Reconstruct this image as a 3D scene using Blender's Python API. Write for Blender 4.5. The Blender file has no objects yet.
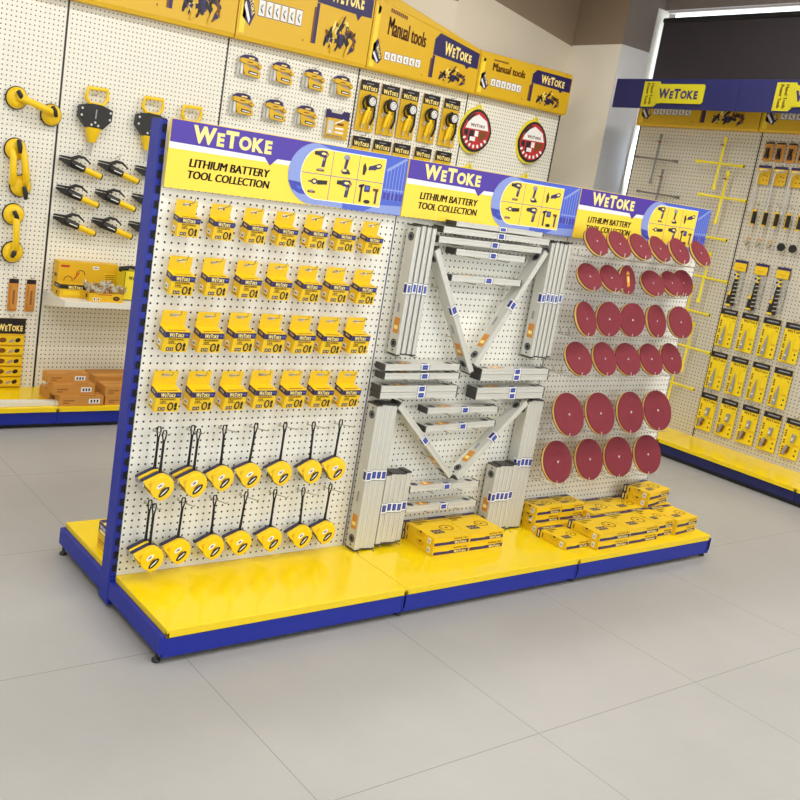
import bpy, math, random
from mathutils import Vector, Matrix
random.seed(7)
PI = math.pi
C = bpy.context.scene.collection
SC = bpy.context.scene

# ------------------------------------------------------------------ materials
def lin(c):
    c /= 255.0
    return c / 12.92 if c <= 0.04045 else ((c + 0.055) / 1.055) ** 2.4
def rgb(r, g, b):
    return (lin(r), lin(g), lin(b), 1.0)
MATS = {}
def mat(name, col, rough=0.5, metal=0.0, noise=0.0, nscale=20.0, emit=0.0, coat=0.0, alpha=1.0):
    m = bpy.data.materials.new(name); m.use_nodes = True
    nt = m.node_tree; b = nt.nodes['Principled BSDF']
    b.inputs['Base Color'].default_value = rgb(*col)
    b.inputs['Roughness'].default_value = rough
    b.inputs['Metallic'].default_value = metal
    b.inputs['Coat Weight'].default_value = coat
    if noise > 0:
        tc = nt.nodes.new('ShaderNodeTexCoord'); n = nt.nodes.new('ShaderNodeTexNoise')
        n.inputs['Scale'].default_value = nscale; n.inputs['Detail'].default_value = 4
        mx = nt.nodes.new('ShaderNodeMix'); mx.data_type = 'RGBA'
        k = 1 - noise
        mx.inputs['A'].default_value = tuple(x * k for x in rgb(*col)[:3]) + (1,)
        mx.inputs['B'].default_value = tuple(min(1, x * (1 + noise)) for x in rgb(*col)[:3]) + (1,)
        nt.links.new(tc.outputs['Object'], n.inputs['Vector'])
        nt.links.new(n.outputs['Fac'], mx.inputs['Factor'])
        nt.links.new(mx.outputs['Result'], b.inputs['Base Color'])
    if emit > 0:
        b.inputs['Emission Color'].default_value = rgb(*col); b.inputs['Emission Strength'].default_value = emit
    MATS[name] = m
    return m

mat('yellow_steel', (246, 212, 16), 0.16, noise=0.03, nscale=3)
mat('blue_steel', (10, 34, 150), 0.45, noise=0.05, nscale=8)
mat('navy_steel', (20, 25, 86), 0.5, noise=0.05, nscale=8)
mat('white_steel', (226, 224, 214), 0.4)
mat('carton_yellow', (240, 199, 20), 0.45, noise=0.04, nscale=30)
mat('carton_gold', (226, 180, 24), 0.5, noise=0.05, nscale=30)
mat('print_yellow', (252, 218, 60), 0.4)
mat('print_gold', (224, 180, 34), 0.4)
mat('lemon', (236, 216, 44), 0.45)
mat('print_purple', (70, 40, 158), 0.4)
mat('print_navy', (44, 34, 92), 0.45)
mat('print_white', (240, 240, 240), 0.45)
mat('print_cream', (255, 232, 140), 0.45)
mat('print_black', (30, 22, 26), 0.5)
mat('print_brown', (120, 70, 20), 0.5)
mat('print_blue', (66, 92, 200), 0.4)
mat('print_blue_light', (134, 152, 214), 0.4)
mat('print_blue_dark', (48, 62, 170), 0.4)
mat('print_blue_deep', (56, 44, 150), 0.4)
mat('print_lilac', (150, 120, 150), 0.4)
mat('print_grey', (150, 150, 160), 0.45)
mat('print_orange', (214, 142, 40), 0.45)
mat('tape_yellow', (248, 206, 14), 0.35)
mat('tape_navy', (34, 32, 70), 0.45)
mat('black_plastic', (26, 25, 26), 0.4)
mat('black_rubber', (20, 20, 20), 0.6)
mat('black_web', (26, 24, 24), 0.8)
mat('slot_black', (12, 12, 14), 0.8)
mat('steel_wire', (186, 182, 160), 0.35, 0.7)
mat('white_wire', (225, 222, 210), 0.35, 0.3)
mat('chrome', (208, 208, 206), 0.28, 0.6)
mat('aluminium', (204, 203, 195), 0.4, 0.15, noise=0.04, nscale=14)
mat('vial_blue', (36, 42, 128), 0.3)
mat('abrasive_red', (124, 32, 46), 0.75, noise=0.06, nscale=60)
mat('disc_rim_red', (96, 22, 26), 0.8)
mat('disc_yellow', (250, 214, 120), 0.6)
mat('kraft', (200, 140, 62), 0.7, noise=0.05, nscale=20)
mat('kraft_dark', (150, 92, 40), 0.7)
mat('red_print', (190, 34, 44), 0.45)
mat('clear_shell', (214, 212, 204), 0.12)
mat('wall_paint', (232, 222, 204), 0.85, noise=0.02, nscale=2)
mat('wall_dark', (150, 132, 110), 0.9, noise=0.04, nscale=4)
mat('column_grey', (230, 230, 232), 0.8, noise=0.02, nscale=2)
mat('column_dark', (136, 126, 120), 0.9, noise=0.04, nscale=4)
mat('ceiling_paint', (190, 182, 170), 0.9)
mat('blind_fabric', (58, 52, 56), 0.9, noise=0.12, nscale=90)
mat('lamp_white', (255, 250, 240), 0.5, emit=6.0)
mat('plate_yellow', (192, 182, 24), 0.45)  # lemon darkened, shadow on the plate put into its colour
mat('column_lit_face', (250, 243, 230), 0.85, noise=0.02, nscale=2)  # wall paint made lighter, standing in for light this face lacks
mat('dark_chrome', (128, 126, 124), 0.3, 0.5)
mat('cap_grey', (58, 56, 54), 0.5)
mat('card_lemon', (244, 214, 22), 0.45)
mat('tag_amber', (236, 160, 30), 0.4)

def pegboard(name, col, axes, pitch=0.025, radius=0.15):
    m = bpy.data.materials.new(name); m.use_nodes = True
    nt = m.node_tree; b = nt.nodes['Principled BSDF']; b.inputs['Roughness'].default_value = 0.45
    tc = nt.nodes.new('ShaderNodeTexCoord'); sp = nt.nodes.new('ShaderNodeSeparateXYZ')
    nt.links.new(tc.outputs['Object'], sp.inputs[0])
    def M(op, *ins):
        n = nt.nodes.new('ShaderNodeMath'); n.operation = op
        for i, v in enumerate(ins):
            if isinstance(v, (int, float)): n.inputs[i].default_value = v
            else: nt.links.new(v, n.inputs[i])
        return n.outputs[0]
    d = []
    for a in axes:
        f = M('FRACT', M('DIVIDE', M('ADD', sp.outputs[a], 100 * pitch), pitch))
        d.append(M('POWER', M('SUBTRACT', f, 0.5), 2.0))
    inside = M('LESS_THAN', M('ADD', d[0], d[1]), radius * radius)
    mx = nt.nodes.new('ShaderNodeMix'); mx.data_type = 'RGBA'
    mx.inputs['A'].default_value = rgb(*col); mx.inputs['B'].default_value = rgb(24, 22, 20)  # peg holes as dark dots, shade of their depth put into the colour
    nt.links.new(inside, mx.inputs['Factor']); nt.links.new(mx.outputs['Result'], b.inputs['Base Color'])
    MATS[name] = m
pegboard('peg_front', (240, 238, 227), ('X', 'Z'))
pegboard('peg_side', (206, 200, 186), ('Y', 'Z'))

def floor_mat():
    m = bpy.data.materials.new('floor_tile'); m.use_nodes = True
    nt = m.node_tree; b = nt.nodes['Principled BSDF']
    tc = nt.nodes.new('ShaderNodeTexCoord'); sp = nt.nodes.new('ShaderNodeSeparateXYZ')
    nt.links.new(tc.outputs['Object'], sp.inputs[0])
    def M(op, *ins):
        n = nt.nodes.new('ShaderNodeMath'); n.operation = op
        for i, v in enumerate(ins):
            if isinstance(v, (int, float)): n.inputs[i].default_value = v
            else: nt.links.new(v, n.inputs[i])
        return n.outputs[0]
    P = 0.815; js = []
    for a, off in (('X', 0.087), ('Y', 0.497)):
        f = M('FRACT', M('DIVIDE', M('ADD', sp.outputs[a], 100 * P - off), P))
        js.append(M('LESS_THAN', M('ABSOLUTE', M('SUBTRACT', M('FRACT', M('ADD', f, 0.5)), 0.5)), 0.0016))
    j = M('MAXIMUM', js[0], js[1])
    n = nt.nodes.new('ShaderNodeTexNoise'); n.inputs['Scale'].default_value = 2.2; n.inputs['Detail'].default_value = 8
    n.inputs['Roughness'].default_value = 0.65
    nt.links.new(tc.outputs['Object'], n.inputs['Vector'])
    cr = nt.nodes.new('ShaderNodeMix'); cr.data_type = 'RGBA'
    cr.inputs['A'].default_value = rgb(155, 154, 152); cr.inputs['B'].default_value = rgb(173, 171, 170)
    nt.links.new(n.outputs['Fac'], cr.inputs['Factor'])
    mx = nt.nodes.new('ShaderNodeMix'); mx.data_type = 'RGBA'
    mx.inputs['B'].default_value = rgb(124, 122, 118)
    nt.links.new(j, mx.inputs['Factor']); nt.links.new(cr.outputs['Result'], mx.inputs['A'])
    nt.links.new(mx.outputs['Result'], b.inputs['Base Color'])
    b.inputs['Roughness'].default_value = 0.42
    MATS['floor_tile'] = m
floor_mat()

def glass_mat():
    m = bpy.data.materials.new('window_glass'); m.use_nodes = True
    nt = m.node_tree; nt.nodes.clear()
    o = nt.nodes.new('ShaderNodeOutputMaterial'); t = nt.nodes.new('ShaderNodeBsdfTransparent')
    g = nt.nodes.new('ShaderNodeBsdfGlossy'); g.inputs['Roughness'].default_value = 0.02
    mx = nt.nodes.new('ShaderNodeMixShader'); mx.inputs[0].default_value = 0.06
    nt.links.new(t.outputs[0], mx.inputs[1]); nt.links.new(g.outputs[0], mx.inputs[2]); nt.links.new(mx.outputs[0], o.inputs[0])
    MATS['window_glass'] = m
    m = bpy.data.materials.new('blister_plastic'); m.use_nodes = True
    nt = m.node_tree; nt.nodes.clear()
    o = nt.nodes.new('ShaderNodeOutputMaterial'); t = nt.nodes.new('ShaderNodeBsdfTransparent')
    g = nt.nodes.new('ShaderNodeBsdfPrincipled'); g.inputs['Roughness'].default_value = 0.15
    g.inputs['Base Color'].default_value = rgb(236, 232, 220)
    mx = nt.nodes.new('ShaderNodeMixShader'); mx.inputs[0].default_value = 0.55
    nt.links.new(t.outputs[0], mx.inputs[1]); nt.links.new(g.outputs[0], mx.inputs[2]); nt.links.new(mx.outputs[0], o.inputs[0])
    MATS['blister_plastic'] = m
glass_mat()

# ------------------------------------------------------------------ mesh helpers
TXT = {}
def text_geo(s, bold):
    k = (s, bold)
    if k not in TXT:
        cu = bpy.data.curves.new('t', 'FONT'); cu.body = s; cu.size = 1.0; cu.dimensions = '2D'; cu.fill_mode = 'FRONT'
        cu.offset = bold; cu.resolution_u = 3
        ob = bpy.data.objects.new('t', cu); C.objects.link(ob)
        dg = bpy.context.evaluated_depsgraph_get(); dg.update()
        me = bpy.data.meshes.new_from_object(ob.evaluated_get(dg))
        vs = [(v.co.x, v.co.y) for v in me.vertices]; fs = [tuple(p.vertices) for p in me.polygons]
        bpy.data.objects.remove(ob); bpy.data.curves.remove(cu); bpy.data.meshes.remove(me)
        TXT[k] = (vs, fs)
    return TXT[k]
def logo_geo():
    k = '__logo'
    if k not in TXT:
        V, F, x = [], [], 0.0
        for ch, sz in zip('WETOKE', (1.0, 0.78, 1.0, 0.8, 0.84, 0.8)):
            vs, fs = text_geo(ch, 0.05)
            x0 = min(v[0] for v in vs); x1 = max(v[0] for v in vs); y0 = min(v[1] for v in vs)
            b = len(V)
            V += [((vx - x0) * sz + x, (vy - y0) * sz) for vx, vy in vs]
            F += [tuple(i + b for i in f) for f in fs]
            x += (x1 - x0) * sz + 0.05
        TXT[k] = (V, F)
    return TXT[k]

def front(x=0, y=0, z=0, s=1): return (Vector((x, y, z)), Vector((s, 0, 0)), Vector((0, 0, s)))       # faces -Y
def side(x=0, y=0, z=0): return (Vector((x, y, z)), Vector((0, -1, 0)), Vector((0, 0, 1)))              # faces -X
def top(x=0, y=0, z=0): return (Vector((x, y, z)), Vector((1, 0, 0)), Vector((0, 1, 0)))                # faces +Z

class MB:
    def __init__(s, M=None): s.v = []; s.f = []; s.m = []; s.sm = []; s.names = []; s.M = M
    def mi(s, n):
        if n not in s.names: s.names.append(n)
        return s.names.index(n)
    def add(s, vs, fs, m, smooth=False):
        b = len(s.v); i = s.mi(m)
        for p in vs:
            p = Vector(p)
            s.v.append(tuple(s.M @ p) if s.M else tuple(p))
        for f in fs: s.f.append([b + k for k in f]); s.m.append(i); s.sm.append(smooth)
    def box(s, x0, x1, y0, y1, z0, z1, m):
        vs = [(x, y, z) for x in (x0, x1) for y in (y0, y1) for z in (z0, z1)]
        s.add(vs, [(0, 1, 3, 2), (4, 6, 7, 5), (0, 4, 5, 1), (2, 3, 7, 6), (0, 2, 6, 4), (1, 5, 7, 3)], m)
    def poly(s, fr, pts, m, off=0.0):
        O, U, V = fr; n = U.cross(V).normalized() * off
        s.add([O + U * u + V * v + n for u, v in pts], [tuple(range(len(pts)))], m)
    def rect(s, fr, u0, u1, v0, v1, m, off=0.0): s.poly(fr, [(u0, v0), (u1, v0), (u1, v1), (u0, v1)], m, off)
    def ell(s, fr, cu, cv, ru, rv, m, off=0.0, rot=0.0, a0=0, a1=2 * PI, n=20):
        full = abs(a1 - a0 - 2 * PI) < 1e-6
        pts = []
        for i in range(n if full else n + 1):
            t = a0 + (a1 - a0) * i / n; x, y = ru * math.cos(t), rv * math.sin(t)
            pts.append((cu + x * math.cos(rot) - y * math.sin(rot), cv + x * math.sin(rot) + y * math.cos(rot)))
        s.poly(fr, pts, m, off)
    def ring(s, fr, cu, cv, r0, r1, m, off=0.0, n=24, sq=1.0):
        O, U, V = fr; nn = U.cross(V).normalized() * off; vs = []; fs = []
        for i in range(n):
            t = 2 * PI * i / n
            for r in (r0, r1): vs.append(O + U * (cu + r * math.cos(t)) + V * (cv + sq * r * math.sin(t)) + nn)
        for i in range(n):
            a = 2 * i; b = 2 * ((i + 1) % n); fs.append((a, a + 1, b + 1, b))
        s.add(vs, fs, m)
    def text(s, fr, t, u0, u1, v0, v1, m, off=0.0, bold=0.0, shear=0.0):
        if bold > 0 and t != 'LOGO':
            dd = abs(v1 - v0) * 0.13; s.text(fr, t, u0 + dd, u1, v0, v1, m, off, 0.0, shear); s.text(fr, t, u0 + dd / 2, u1 - dd / 2, v0, v1, m, off, 0.0, shear); u1 -= dd
        vs, fs = logo_geo() if t == 'LOGO' else text_geo(t, 0.0)
        if shear: vs = [(x + shear * y, y) for x, y in vs]
        X0 = min(v[0] for v in vs); X1 = max(v[0] for v in vs); Y0 = min(v[1] for v in vs); Y1 = max(v[1] for v in vs)
        O, U, V = fr; n = U.cross(V).normalized() * off
        s.add([O + U * (u0 + (u1 - u0) * (x - X0) / (X1 - X0)) + V * (v0 + (v1 - v0) * (y - Y0) / (Y1 - Y0)) + n for x, y in vs], fs, m)
    def prism(s, fr, pts, d0, d1, m, smooth=False, cap=None):
        """outline pts in the frame, extruded along the frame normal from d0 to d1"""
        O, U, V = fr; n = U.cross(V).normalized(); k = len(pts)
        vs = [O + U * u + V * v + n * d for d in (d0, d1) for u, v in pts]
        s.add(vs, [(i, (i + 1) % k, k + (i + 1) % k, k + i) for i in range(k)], m, smooth)
        s.add(vs[k:], [tuple(range(k))], cap or m); s.add(vs[:k], [tuple(reversed(range(k)))], m)
    def tube(s, pts, r, m, n=8, caps=True, flat=1.0):
        pts = [Vector(p) for p in pts]; rs = r if isinstance(r, (list, tuple)) else [r] * len(pts)
        vs = []; fs = []; prev = None
        for i, p in enumerate(pts):
            d = (pts[min(i + 1, len(pts) - 1)] - pts[max(i - 1, 0)])
            if d.length < 1e-9: d = Vector((0, 0, 1))
            d.normalize()
            if prev is None:
                a = d.cross(Vector((0, 0, 1)));
                if a.length < 0.05: a = d.cross(Vector((0, 1, 0)))
            else: a = prev - d * prev.dot(d)
            a.normalize(); prev = a; b = d.cross(a)
            for k in range(n):
                t = 2 * PI * k / n; vs.append(p + a * (rs[i] * math.cos(t)) + b * (rs[i] * flat * math.sin(t)))
        for i in range(len(pts) - 1):
            for k in range(n):
                fs.append((i * n + k, i * n + (k + 1) % n, (i + 1) * n + (k + 1) % n, (i + 1) * n + k))
        s.add(vs, fs, m, True)
        if caps:
            s.add(vs[:n], [tuple(reversed(range(n)))], m); s.add(vs[-n:], [tuple(range(n))], m)
    def lathe(s, fr, prof, m, n=32, smooth=False):
        """prof: list of (radius, depth along frame normal)"""
        O, U, V = fr; nn = U.cross(V).normalized(); vs = []; fs = []
        for r, d in prof:
            for k in range(n):
                t = 2 * PI * k / n; vs.append(O + U * (r * math.cos(t)) + V * (r * math.sin(t)) + nn * d)
        for i in range(len(prof) - 1):
            for k in range(n):
                fs.append((i * n + k, i * n + (k + 1) % n, (i + 1) * n + (k + 1) % n, (i + 1) * n + k))
        s.add(vs, fs, m, smooth)
    def build(s, name, parent=None, bevel=0.0):
        me = bpy.data.meshes.new(name); me.from_pydata(s.v, [], s.f); me.update()
        for n in s.names: me.materials.append(MATS[n])
        me.polygons.foreach_set('material_index', s.m); me.polygons.foreach_set('use_smooth', s.sm); me.update()
        o = bpy.data.objects.new(name, me); C.objects.link(o)
        if parent: o.parent = parent
        if bevel:
            b = o.modifiers.new('bevel', 'BEVEL'); b.width = bevel; b.segments = 2; b.limit_method = 'ANGLE'
        return o

def tag(o, label, cat, group=None, kind=None):
    o['label'] = label; o['category'] = cat
    if group: o['group'] = group
    if kind: o['kind'] = kind
    return o
def thing(name, label, cat, loc=(0, 0, 0), rot=(0, 0, 0), group=None):
    o = bpy.data.objects.new(name, None); C.objects.link(o)
    o.empty_display_size = 0.05
    o.location = loc; o.rotation_euler = rot
    return tag(o, label, cat, group)
def struct(mb, name):
    o = mb.build(name); o['kind'] = 'structure'; return o
def dup(root, loc, rot=(0, 0, 0), label=None, group=None):
    r = root.copy(); C.objects.link(r); r.location = loc; r.rotation_euler = rot
    if label: r['label'] = label
    if group: r['group'] = group
    for ch in list(root.children):
        c = ch.copy(); C.objects.link(c); c.parent = r
        for g in ch.children:
            d = g.copy(); C.objects.link(d); d.parent = c
    return r
class Kind:
    """first call uses the prototype, later calls copy it"""
    def __init__(s, root): s.root = root; s.used = False
    def put(s, loc, rot, label, group=None):
        if not s.used:
            s.used = True; r = s.root; r.location = loc; r.rotation_euler = rot; r['label'] = label
            if group: r['group'] = group
            return r
        return dup(s.root, loc, rot, label, group)
ORD = ['first', 'second', 'third', 'fourth', 'fifth', 'sixth', 'seventh', 'eighth']
def nth(i, n):
    if i == 0: return 'leftmost'
    if i == n - 1: return 'rightmost'
    return ORD[i] + ' from left'

# ------------------------------------------------------------------ dimensions (metres, gondola: X along, Y into the depth)
W = 0.975; HS = 0.117; HB = 1.437; HT = 1.650; D = 0.40; YB = 0.077; L3 = 3 * W
YW = 2.39; BW = 0.985; BX0 = -1.460           # back shelving: panel plane, bay width, left end
XR = 4.79; RW = 0.97; RY1 = 1.895             # right shelving: panel plane, bay width, far end

# ------------------------------------------------------------------ setting
fl = MB(); fl.box(-3.2, 5.6, -4.2, 3.0, -0.05, 0.0, 'floor_tile'); struct(fl, 'floor')
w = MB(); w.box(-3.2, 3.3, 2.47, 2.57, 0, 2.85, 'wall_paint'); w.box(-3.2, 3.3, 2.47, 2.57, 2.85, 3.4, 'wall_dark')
a = (3.3, 2.47); b = (4.87, 2.77)
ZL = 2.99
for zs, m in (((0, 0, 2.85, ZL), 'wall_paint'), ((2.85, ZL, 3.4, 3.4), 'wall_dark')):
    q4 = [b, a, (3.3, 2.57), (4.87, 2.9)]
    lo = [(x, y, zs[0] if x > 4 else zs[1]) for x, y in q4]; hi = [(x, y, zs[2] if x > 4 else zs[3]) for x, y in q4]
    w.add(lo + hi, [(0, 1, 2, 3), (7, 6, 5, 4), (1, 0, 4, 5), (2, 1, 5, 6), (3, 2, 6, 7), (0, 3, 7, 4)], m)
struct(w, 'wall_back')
w = MB()
for z0, z1, m, m2 in ((0, 2.86, 'column_lit_face', 'column_grey'), (2.86, 3.4, 'wall_dark', 'column_dark')):
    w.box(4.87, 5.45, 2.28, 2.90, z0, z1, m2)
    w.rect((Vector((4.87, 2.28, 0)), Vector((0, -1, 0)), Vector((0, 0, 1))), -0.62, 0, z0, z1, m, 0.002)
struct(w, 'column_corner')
w = MB()
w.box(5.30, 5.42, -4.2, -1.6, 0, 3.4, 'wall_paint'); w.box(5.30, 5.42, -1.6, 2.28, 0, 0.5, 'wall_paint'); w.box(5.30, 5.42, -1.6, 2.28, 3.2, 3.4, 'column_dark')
struct(w, 'wall_right')
w = MB()
w.box(5.36, 5.38, -1.6, 2.28, 0.5, 3.2, 'window_glass')
wn = struct(w, 'window_1')
f = MB()
for y0, y1 in ((-1.6, -1.55), (0.3, 0.34)): f.box(5.35, 5.40, y0, y1, 0.5, 3.2, 'white_steel')
f.box(5.215, 5.36, 2.272, 2.2795, 0.5, 3.2, 'white_steel'); f.box(5.35, 5.40, -1.6, 2.28, 3.19, 3.2, 'white_steel'); f.box(5.33, 5.40, -1.6, 2.28, 0.5, 0.55, 'white_steel')  # first strip is white on the column, standing for daylight spilled past the blind
f.build('window_frame_light_strip', wn)
bl = thing('roller_blind', 'dark grey roller blind drawn over the window behind the blue header', 'blind', (5.28, 0.3, 3.160))
m = MB(); m.box(-0.006, 0.0, -1.85, 1.944, -2.3, -0.05, 'blind_fabric'); m.build('fabric', bl)
m = MB(); m.tube([(0.0, -1.85, -0.045), (0.0, 1.944, -0.045)], 0.022, 'black_plastic', 12); m.build('roller', bl)
m = MB(); m.box(-0.012, 0.006, -1.85, 1.944, -2.33, -2.30, 'black_plastic'); m.build('bottom_bar', bl)
c = MB(); c.box(-3.2, 5.6, -4.2, 3.0, 3.4, 3.45, 'ceiling_paint'); struct(c, 'ceiling')

# ------------------------------------------------------------------ gondola
G = thing('display_gondola', 'long free-standing blue and yellow pegboard display stand in the middle of the floor', 'display stand', (0, 0, 0))
def upright(x0, x1, slots=False, h=1.642):
    m = MB(); m.box(x0, x1, 0.004, 0.070, 0.025, h, 'blue_steel')
    m.box(x0 + 0.002, x1 - 0.002, 0.006, 0.068, h, h + 0.004, 'black_plastic')
    if slots:
        for k in range(32):
            z = 0.13 + k * 0.0475
            m.rect(front(0, 0.004, z), x1 - 0.016, x1 + 0.0, 0, 0.026, 'slot_black', 0.0008)
            m.rect(front(0, 0.004, z), x0 + 0.002, x0 + 0.006, 0.004, 0.02, 'blue_steel', 0.0008)
    m.build('upright', G)
upright(-0.022, 0.002, True); upright(W - 0.012, W + 0.012); upright(2 * W - 0.012, 2 * W + 0.012); upright(L3 - 0.002, L3 + 0.008)
for k, x in enumerate((-0.020, W - 0.01, 2 * W - 0.01, L3 - 0.002)):
    m = MB(); m.box(x, x + 0.020, -D + 0.002, D + YB, 0.036, 0.098, 'blue_steel'); m.box(x - 0.001, x + 0.021, -0.004, 0.074, 0.012, 0.11, 'blue_steel')
    leg = m.build('base_leg', G, 0.002)
    for y in (-D + 0.03, D + YB - 0.03):
        q = MB(); q.tube([(x + 0.01, y, 0.0), (x + 0.01, y, 0.008), (x + 0.01, y, 0.009), (x + 0.01, y, 0.04)], [0.014, 0.014, 0.006, 0.006], 'black_plastic', 12); q.build('levelling_foot', leg)
def base_shelf(parent, x0, x1, yf, yb, h=HS, lip=0.027):
    """steel tray: top, front lip and a rolled edge"""
    m = MB(); s = 1 if yb > yf else -1
    ys = sorted((yf, yb)); m.box(x0 + 0.0008, x1 - 0.0008, ys[0], ys[1], h - 0.012, h, 'yellow_steel')
    yl = sorted((yf, yf + s * 0.012)); m.box(x0 + 0.0008, x1 - 0.0008, yl[0], yl[1], h - lip, h - 0.010, 'yellow_steel')
    for x in (x0 + 0.0008, x1 - 0.0108): m.box(x, x + 0.01, ys[0], ys[1], h - lip, h - 0.010, 'yellow_steel')
    return m.build('base_shelf', parent, 0.0015)
for k in range(3):
    x0, x1 = k * W, (k + 1) * W
    base_shelf(G, x0, x1, -D, -0.001); base_shelf(G, x0, x1, D + YB, YB + 0.001)
    for y in (-D + 0.004, D + YB - 0.016):
        m = MB(); m.box(x0 + 0.006, x1 - 0.006, y, y + 0.012, 0.022, HS - 0.030, 'blue_steel'); m.box(x0 - 0.004, x0 + 0.006, y - 0.002, y + 0.014, 0.022, HS - 0.030, 'blue_steel')
        if k == 2: m.box(x1 - 0.006, x1 + 0.012, y - 0.002, y + 0.014, 0.022, HS - 0.028, 'blue_steel')
        m.build('kick_plate', G, 0.001)
    for y0, y1 in ((0.0, 0.004), (YB - 0.004, YB)):
        m = MB(); zs = [HS - 0.01, 0.459, 0.829, 1.140, HB]
        for a, b in zip(zs, zs[1:]): m.box(x0 + 0.0035, x1 - 0.0025, y0, y1, a + 0.0006, b - 0.0006, 'peg_front')
        m.box(x0 + 0.0035, x1 - 0.0025, y0 + 0.001, y1 - 0.001, HS - 0.01, HT - 0.01, 'white_steel')
        m.build('back_panel', G)

def lithium_sign(x0):
    m = MB(); y = -0.022
    m.box(x0 + 0.002, x0 + W - 0.002, y, y + 0.006, HB, HT, 'print_yellow')
    for u in (0.06, W - 0.09): m.box(x0 + u, x0 + u + 0.03, y + 0.006, -0.0005, HB + 0.03, HT - 0.03, 'white_steel')
    F = front(x0, y, HB); H = HT - HB; e = 0.0004
    u0, u1 = 0.004, 0.972
    purple = [(u0, 0.142), (0.353, 0.137), (0.378, 0.112), (0.404, 0.137), (0.50, 0.137), (0.57, H - 0.002), (u0, H - 0.002)]
    m.rect(F, 0.003, 0.48, 0.122, 0.145, 'print_white', e)
    m.poly(F, purple, 'print_purple', 2 * e)
    m.text(F, 'LOGO', 0.080, 0.377, 0.148, 0.203, 'print_cream', 3 * e)
    m.text(F, 'LITHIUM BATTERY', 0.079, 0.383, 0.072, 0.098, 'print_black', 2 * e, 0.012, 0.12)
    m.text(F, 'TOOL COLLECTION', 0.077, 0.387, 0.036, 0.061, 'print_black', 2 * e, 0.012, 0.12)
    # blue field with a rounded left end
    def pill(uc, vc, ru, rv, right, n=14):
        p = [(right, vc - rv), (right, vc + rv)]
        for i in range(n + 1):
            t = PI / 2 + PI * i / n; p.append((uc + ru * math.cos(t), vc + rv * math.sin(t)))
        return p
    m.poly(F, pill(0.565, H / 2, 0.112, H / 2 - 0.002, u1), 'print_blue_light', 3 * e)
    m.poly(F, [(0.457, 0.076), (0.60, 0.066), (0.60, 0.034), (0.51, 0.034), (0.475, 0.048)], 'print_blue_dark', 3.3 * e)
    m.poly(F, [(0.502, 0.050), (0.60, 0.050), (0.60, 0.060), (0.492, 0.060)], 'print_blue', 3.6 * e)
    m.poly(F, [(0.70, 0.0), (u1, 0.0), (u1, H - 0.002), (0.56, H - 0.002), (0.70, 0.18)], 'print_blue', 3.6 * e)
    m.poly(F, [(0.80, 0.002), (u1, 0.002), (u1, 0.035), (0.86, 0.030)], 'print_blue_light', 3.9 * e)
    m.poly(F, [(0.875, 0.160), (0.955, 0.207), (0.967, 0.207), (0.967, 0.203), (0.88, 0.150)], 'print_blue_light', 3.9 * e)
    for i in range(6):
        u = 0.882 + i * 0.015
        m.rect(F, u, u + 0.003, 0.05, 0.155 + i * 0.008, 'print_blue_light', 3.9 * e)
    m.rect(F, 0.872, u1, 0.086, 0.091, 'print_blue_light', 4.0 * e)
    for i in range(5): m.rect(F, 0.876 + i * 0.0195, 0.888 + i * 0.0195, 0.052, 0.078, 'print_blue_deep', 4.2 * e)
    # yellow grid of six cordless tools
    m.poly(F, pill(0.578, 0.108, 0.075, 0.088, 0.868), 'print_white', 4.4 * e)
    m.poly(F, pill(0.578, 0.108, 0.072, 0.085, 0.866), 'print_yellow', 4.8 * e)
    for u in (0.6315, 0.7475): m.rect(F, u - 0.0015, u + 0.0015, 0.023, 0.193, 'print_lilac', 5.2 * e)
    m.rect(F, 0.507, 0.866, 0.1065, 0.1095, 'print_lilac', 5.2 * e)
    K = 5.6 * e
    def drill(cu, cv, s=1.0, fl=1):
        P = lambda pts: [(cu + fl * x * s, cv + y * s) for x, y in (pts if fl > 0 else pts[::-1])]
        m.poly(F, P([(-0.035, 0.012), (-0.012, 0.010), (-0.012, 0.026), (-0.035, 0.024)]), 'print_black', K)
        m.poly(F, P([(-0.012, 0.008), (0.018, 0.006), (0.026, 0.018), (0.016, 0.029), (-0.012, 0.028)]), 'print_navy', K)
        m.ell(F, cu + 0.004 * s, cv + 0.019 * s, 0.010 * s, 0.004 * s, 'print_cream', K + e, n=10); m.ell(F, cu + 0.018 * s, cv + 0.016 * s, 0.003 * s, 0.005 * s, 'print_orange', K + 2 * e, n=8)
        m.poly(F, P([(0.000, -0.026), (0.014, -0.026), (0.018, 0.008), (0.004, 0.008)]), 'print_navy', K)
        m.poly(F, P([(0.004, -0.004), (0.010, -0.004), (0.012, 0.006), (0.006, 0.006)]), 'print_grey', K + e)
    def battery(cu, cv, s=1.0):
        m.rect(F, cu - 0.018 * s, cu + 0.014 * s, cv - 0.004 * s, cv + 0.004 * s, 'print_brown', K)
        m.rect(F, cu - 0.01 * s, cu + 0.004 * s, cv, cv + 0.007 * s, 'print_grey', K + e)
    drill(0.585, 0.160); battery(0.585, 0.122)
    m.ell(F, 0.690, 0.178, 0.014, 0.010, 'print_grey', K); m.poly(F, [(0.682, 0.140), (0.694, 0.140), (0.700, 0.172), (0.686, 0.172)], 'print_navy', K); m.ell(F, 0.690, 0.130, 0.018, 0.010, 'print_navy', K); m.ell(F, 0.686, 0.133, 0.010, 0.005, 'print_cream', K + e, n=10); m.rect(F, 0.682, 0.712, 0.122, 0.130, 'print_black', K + e)
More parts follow.
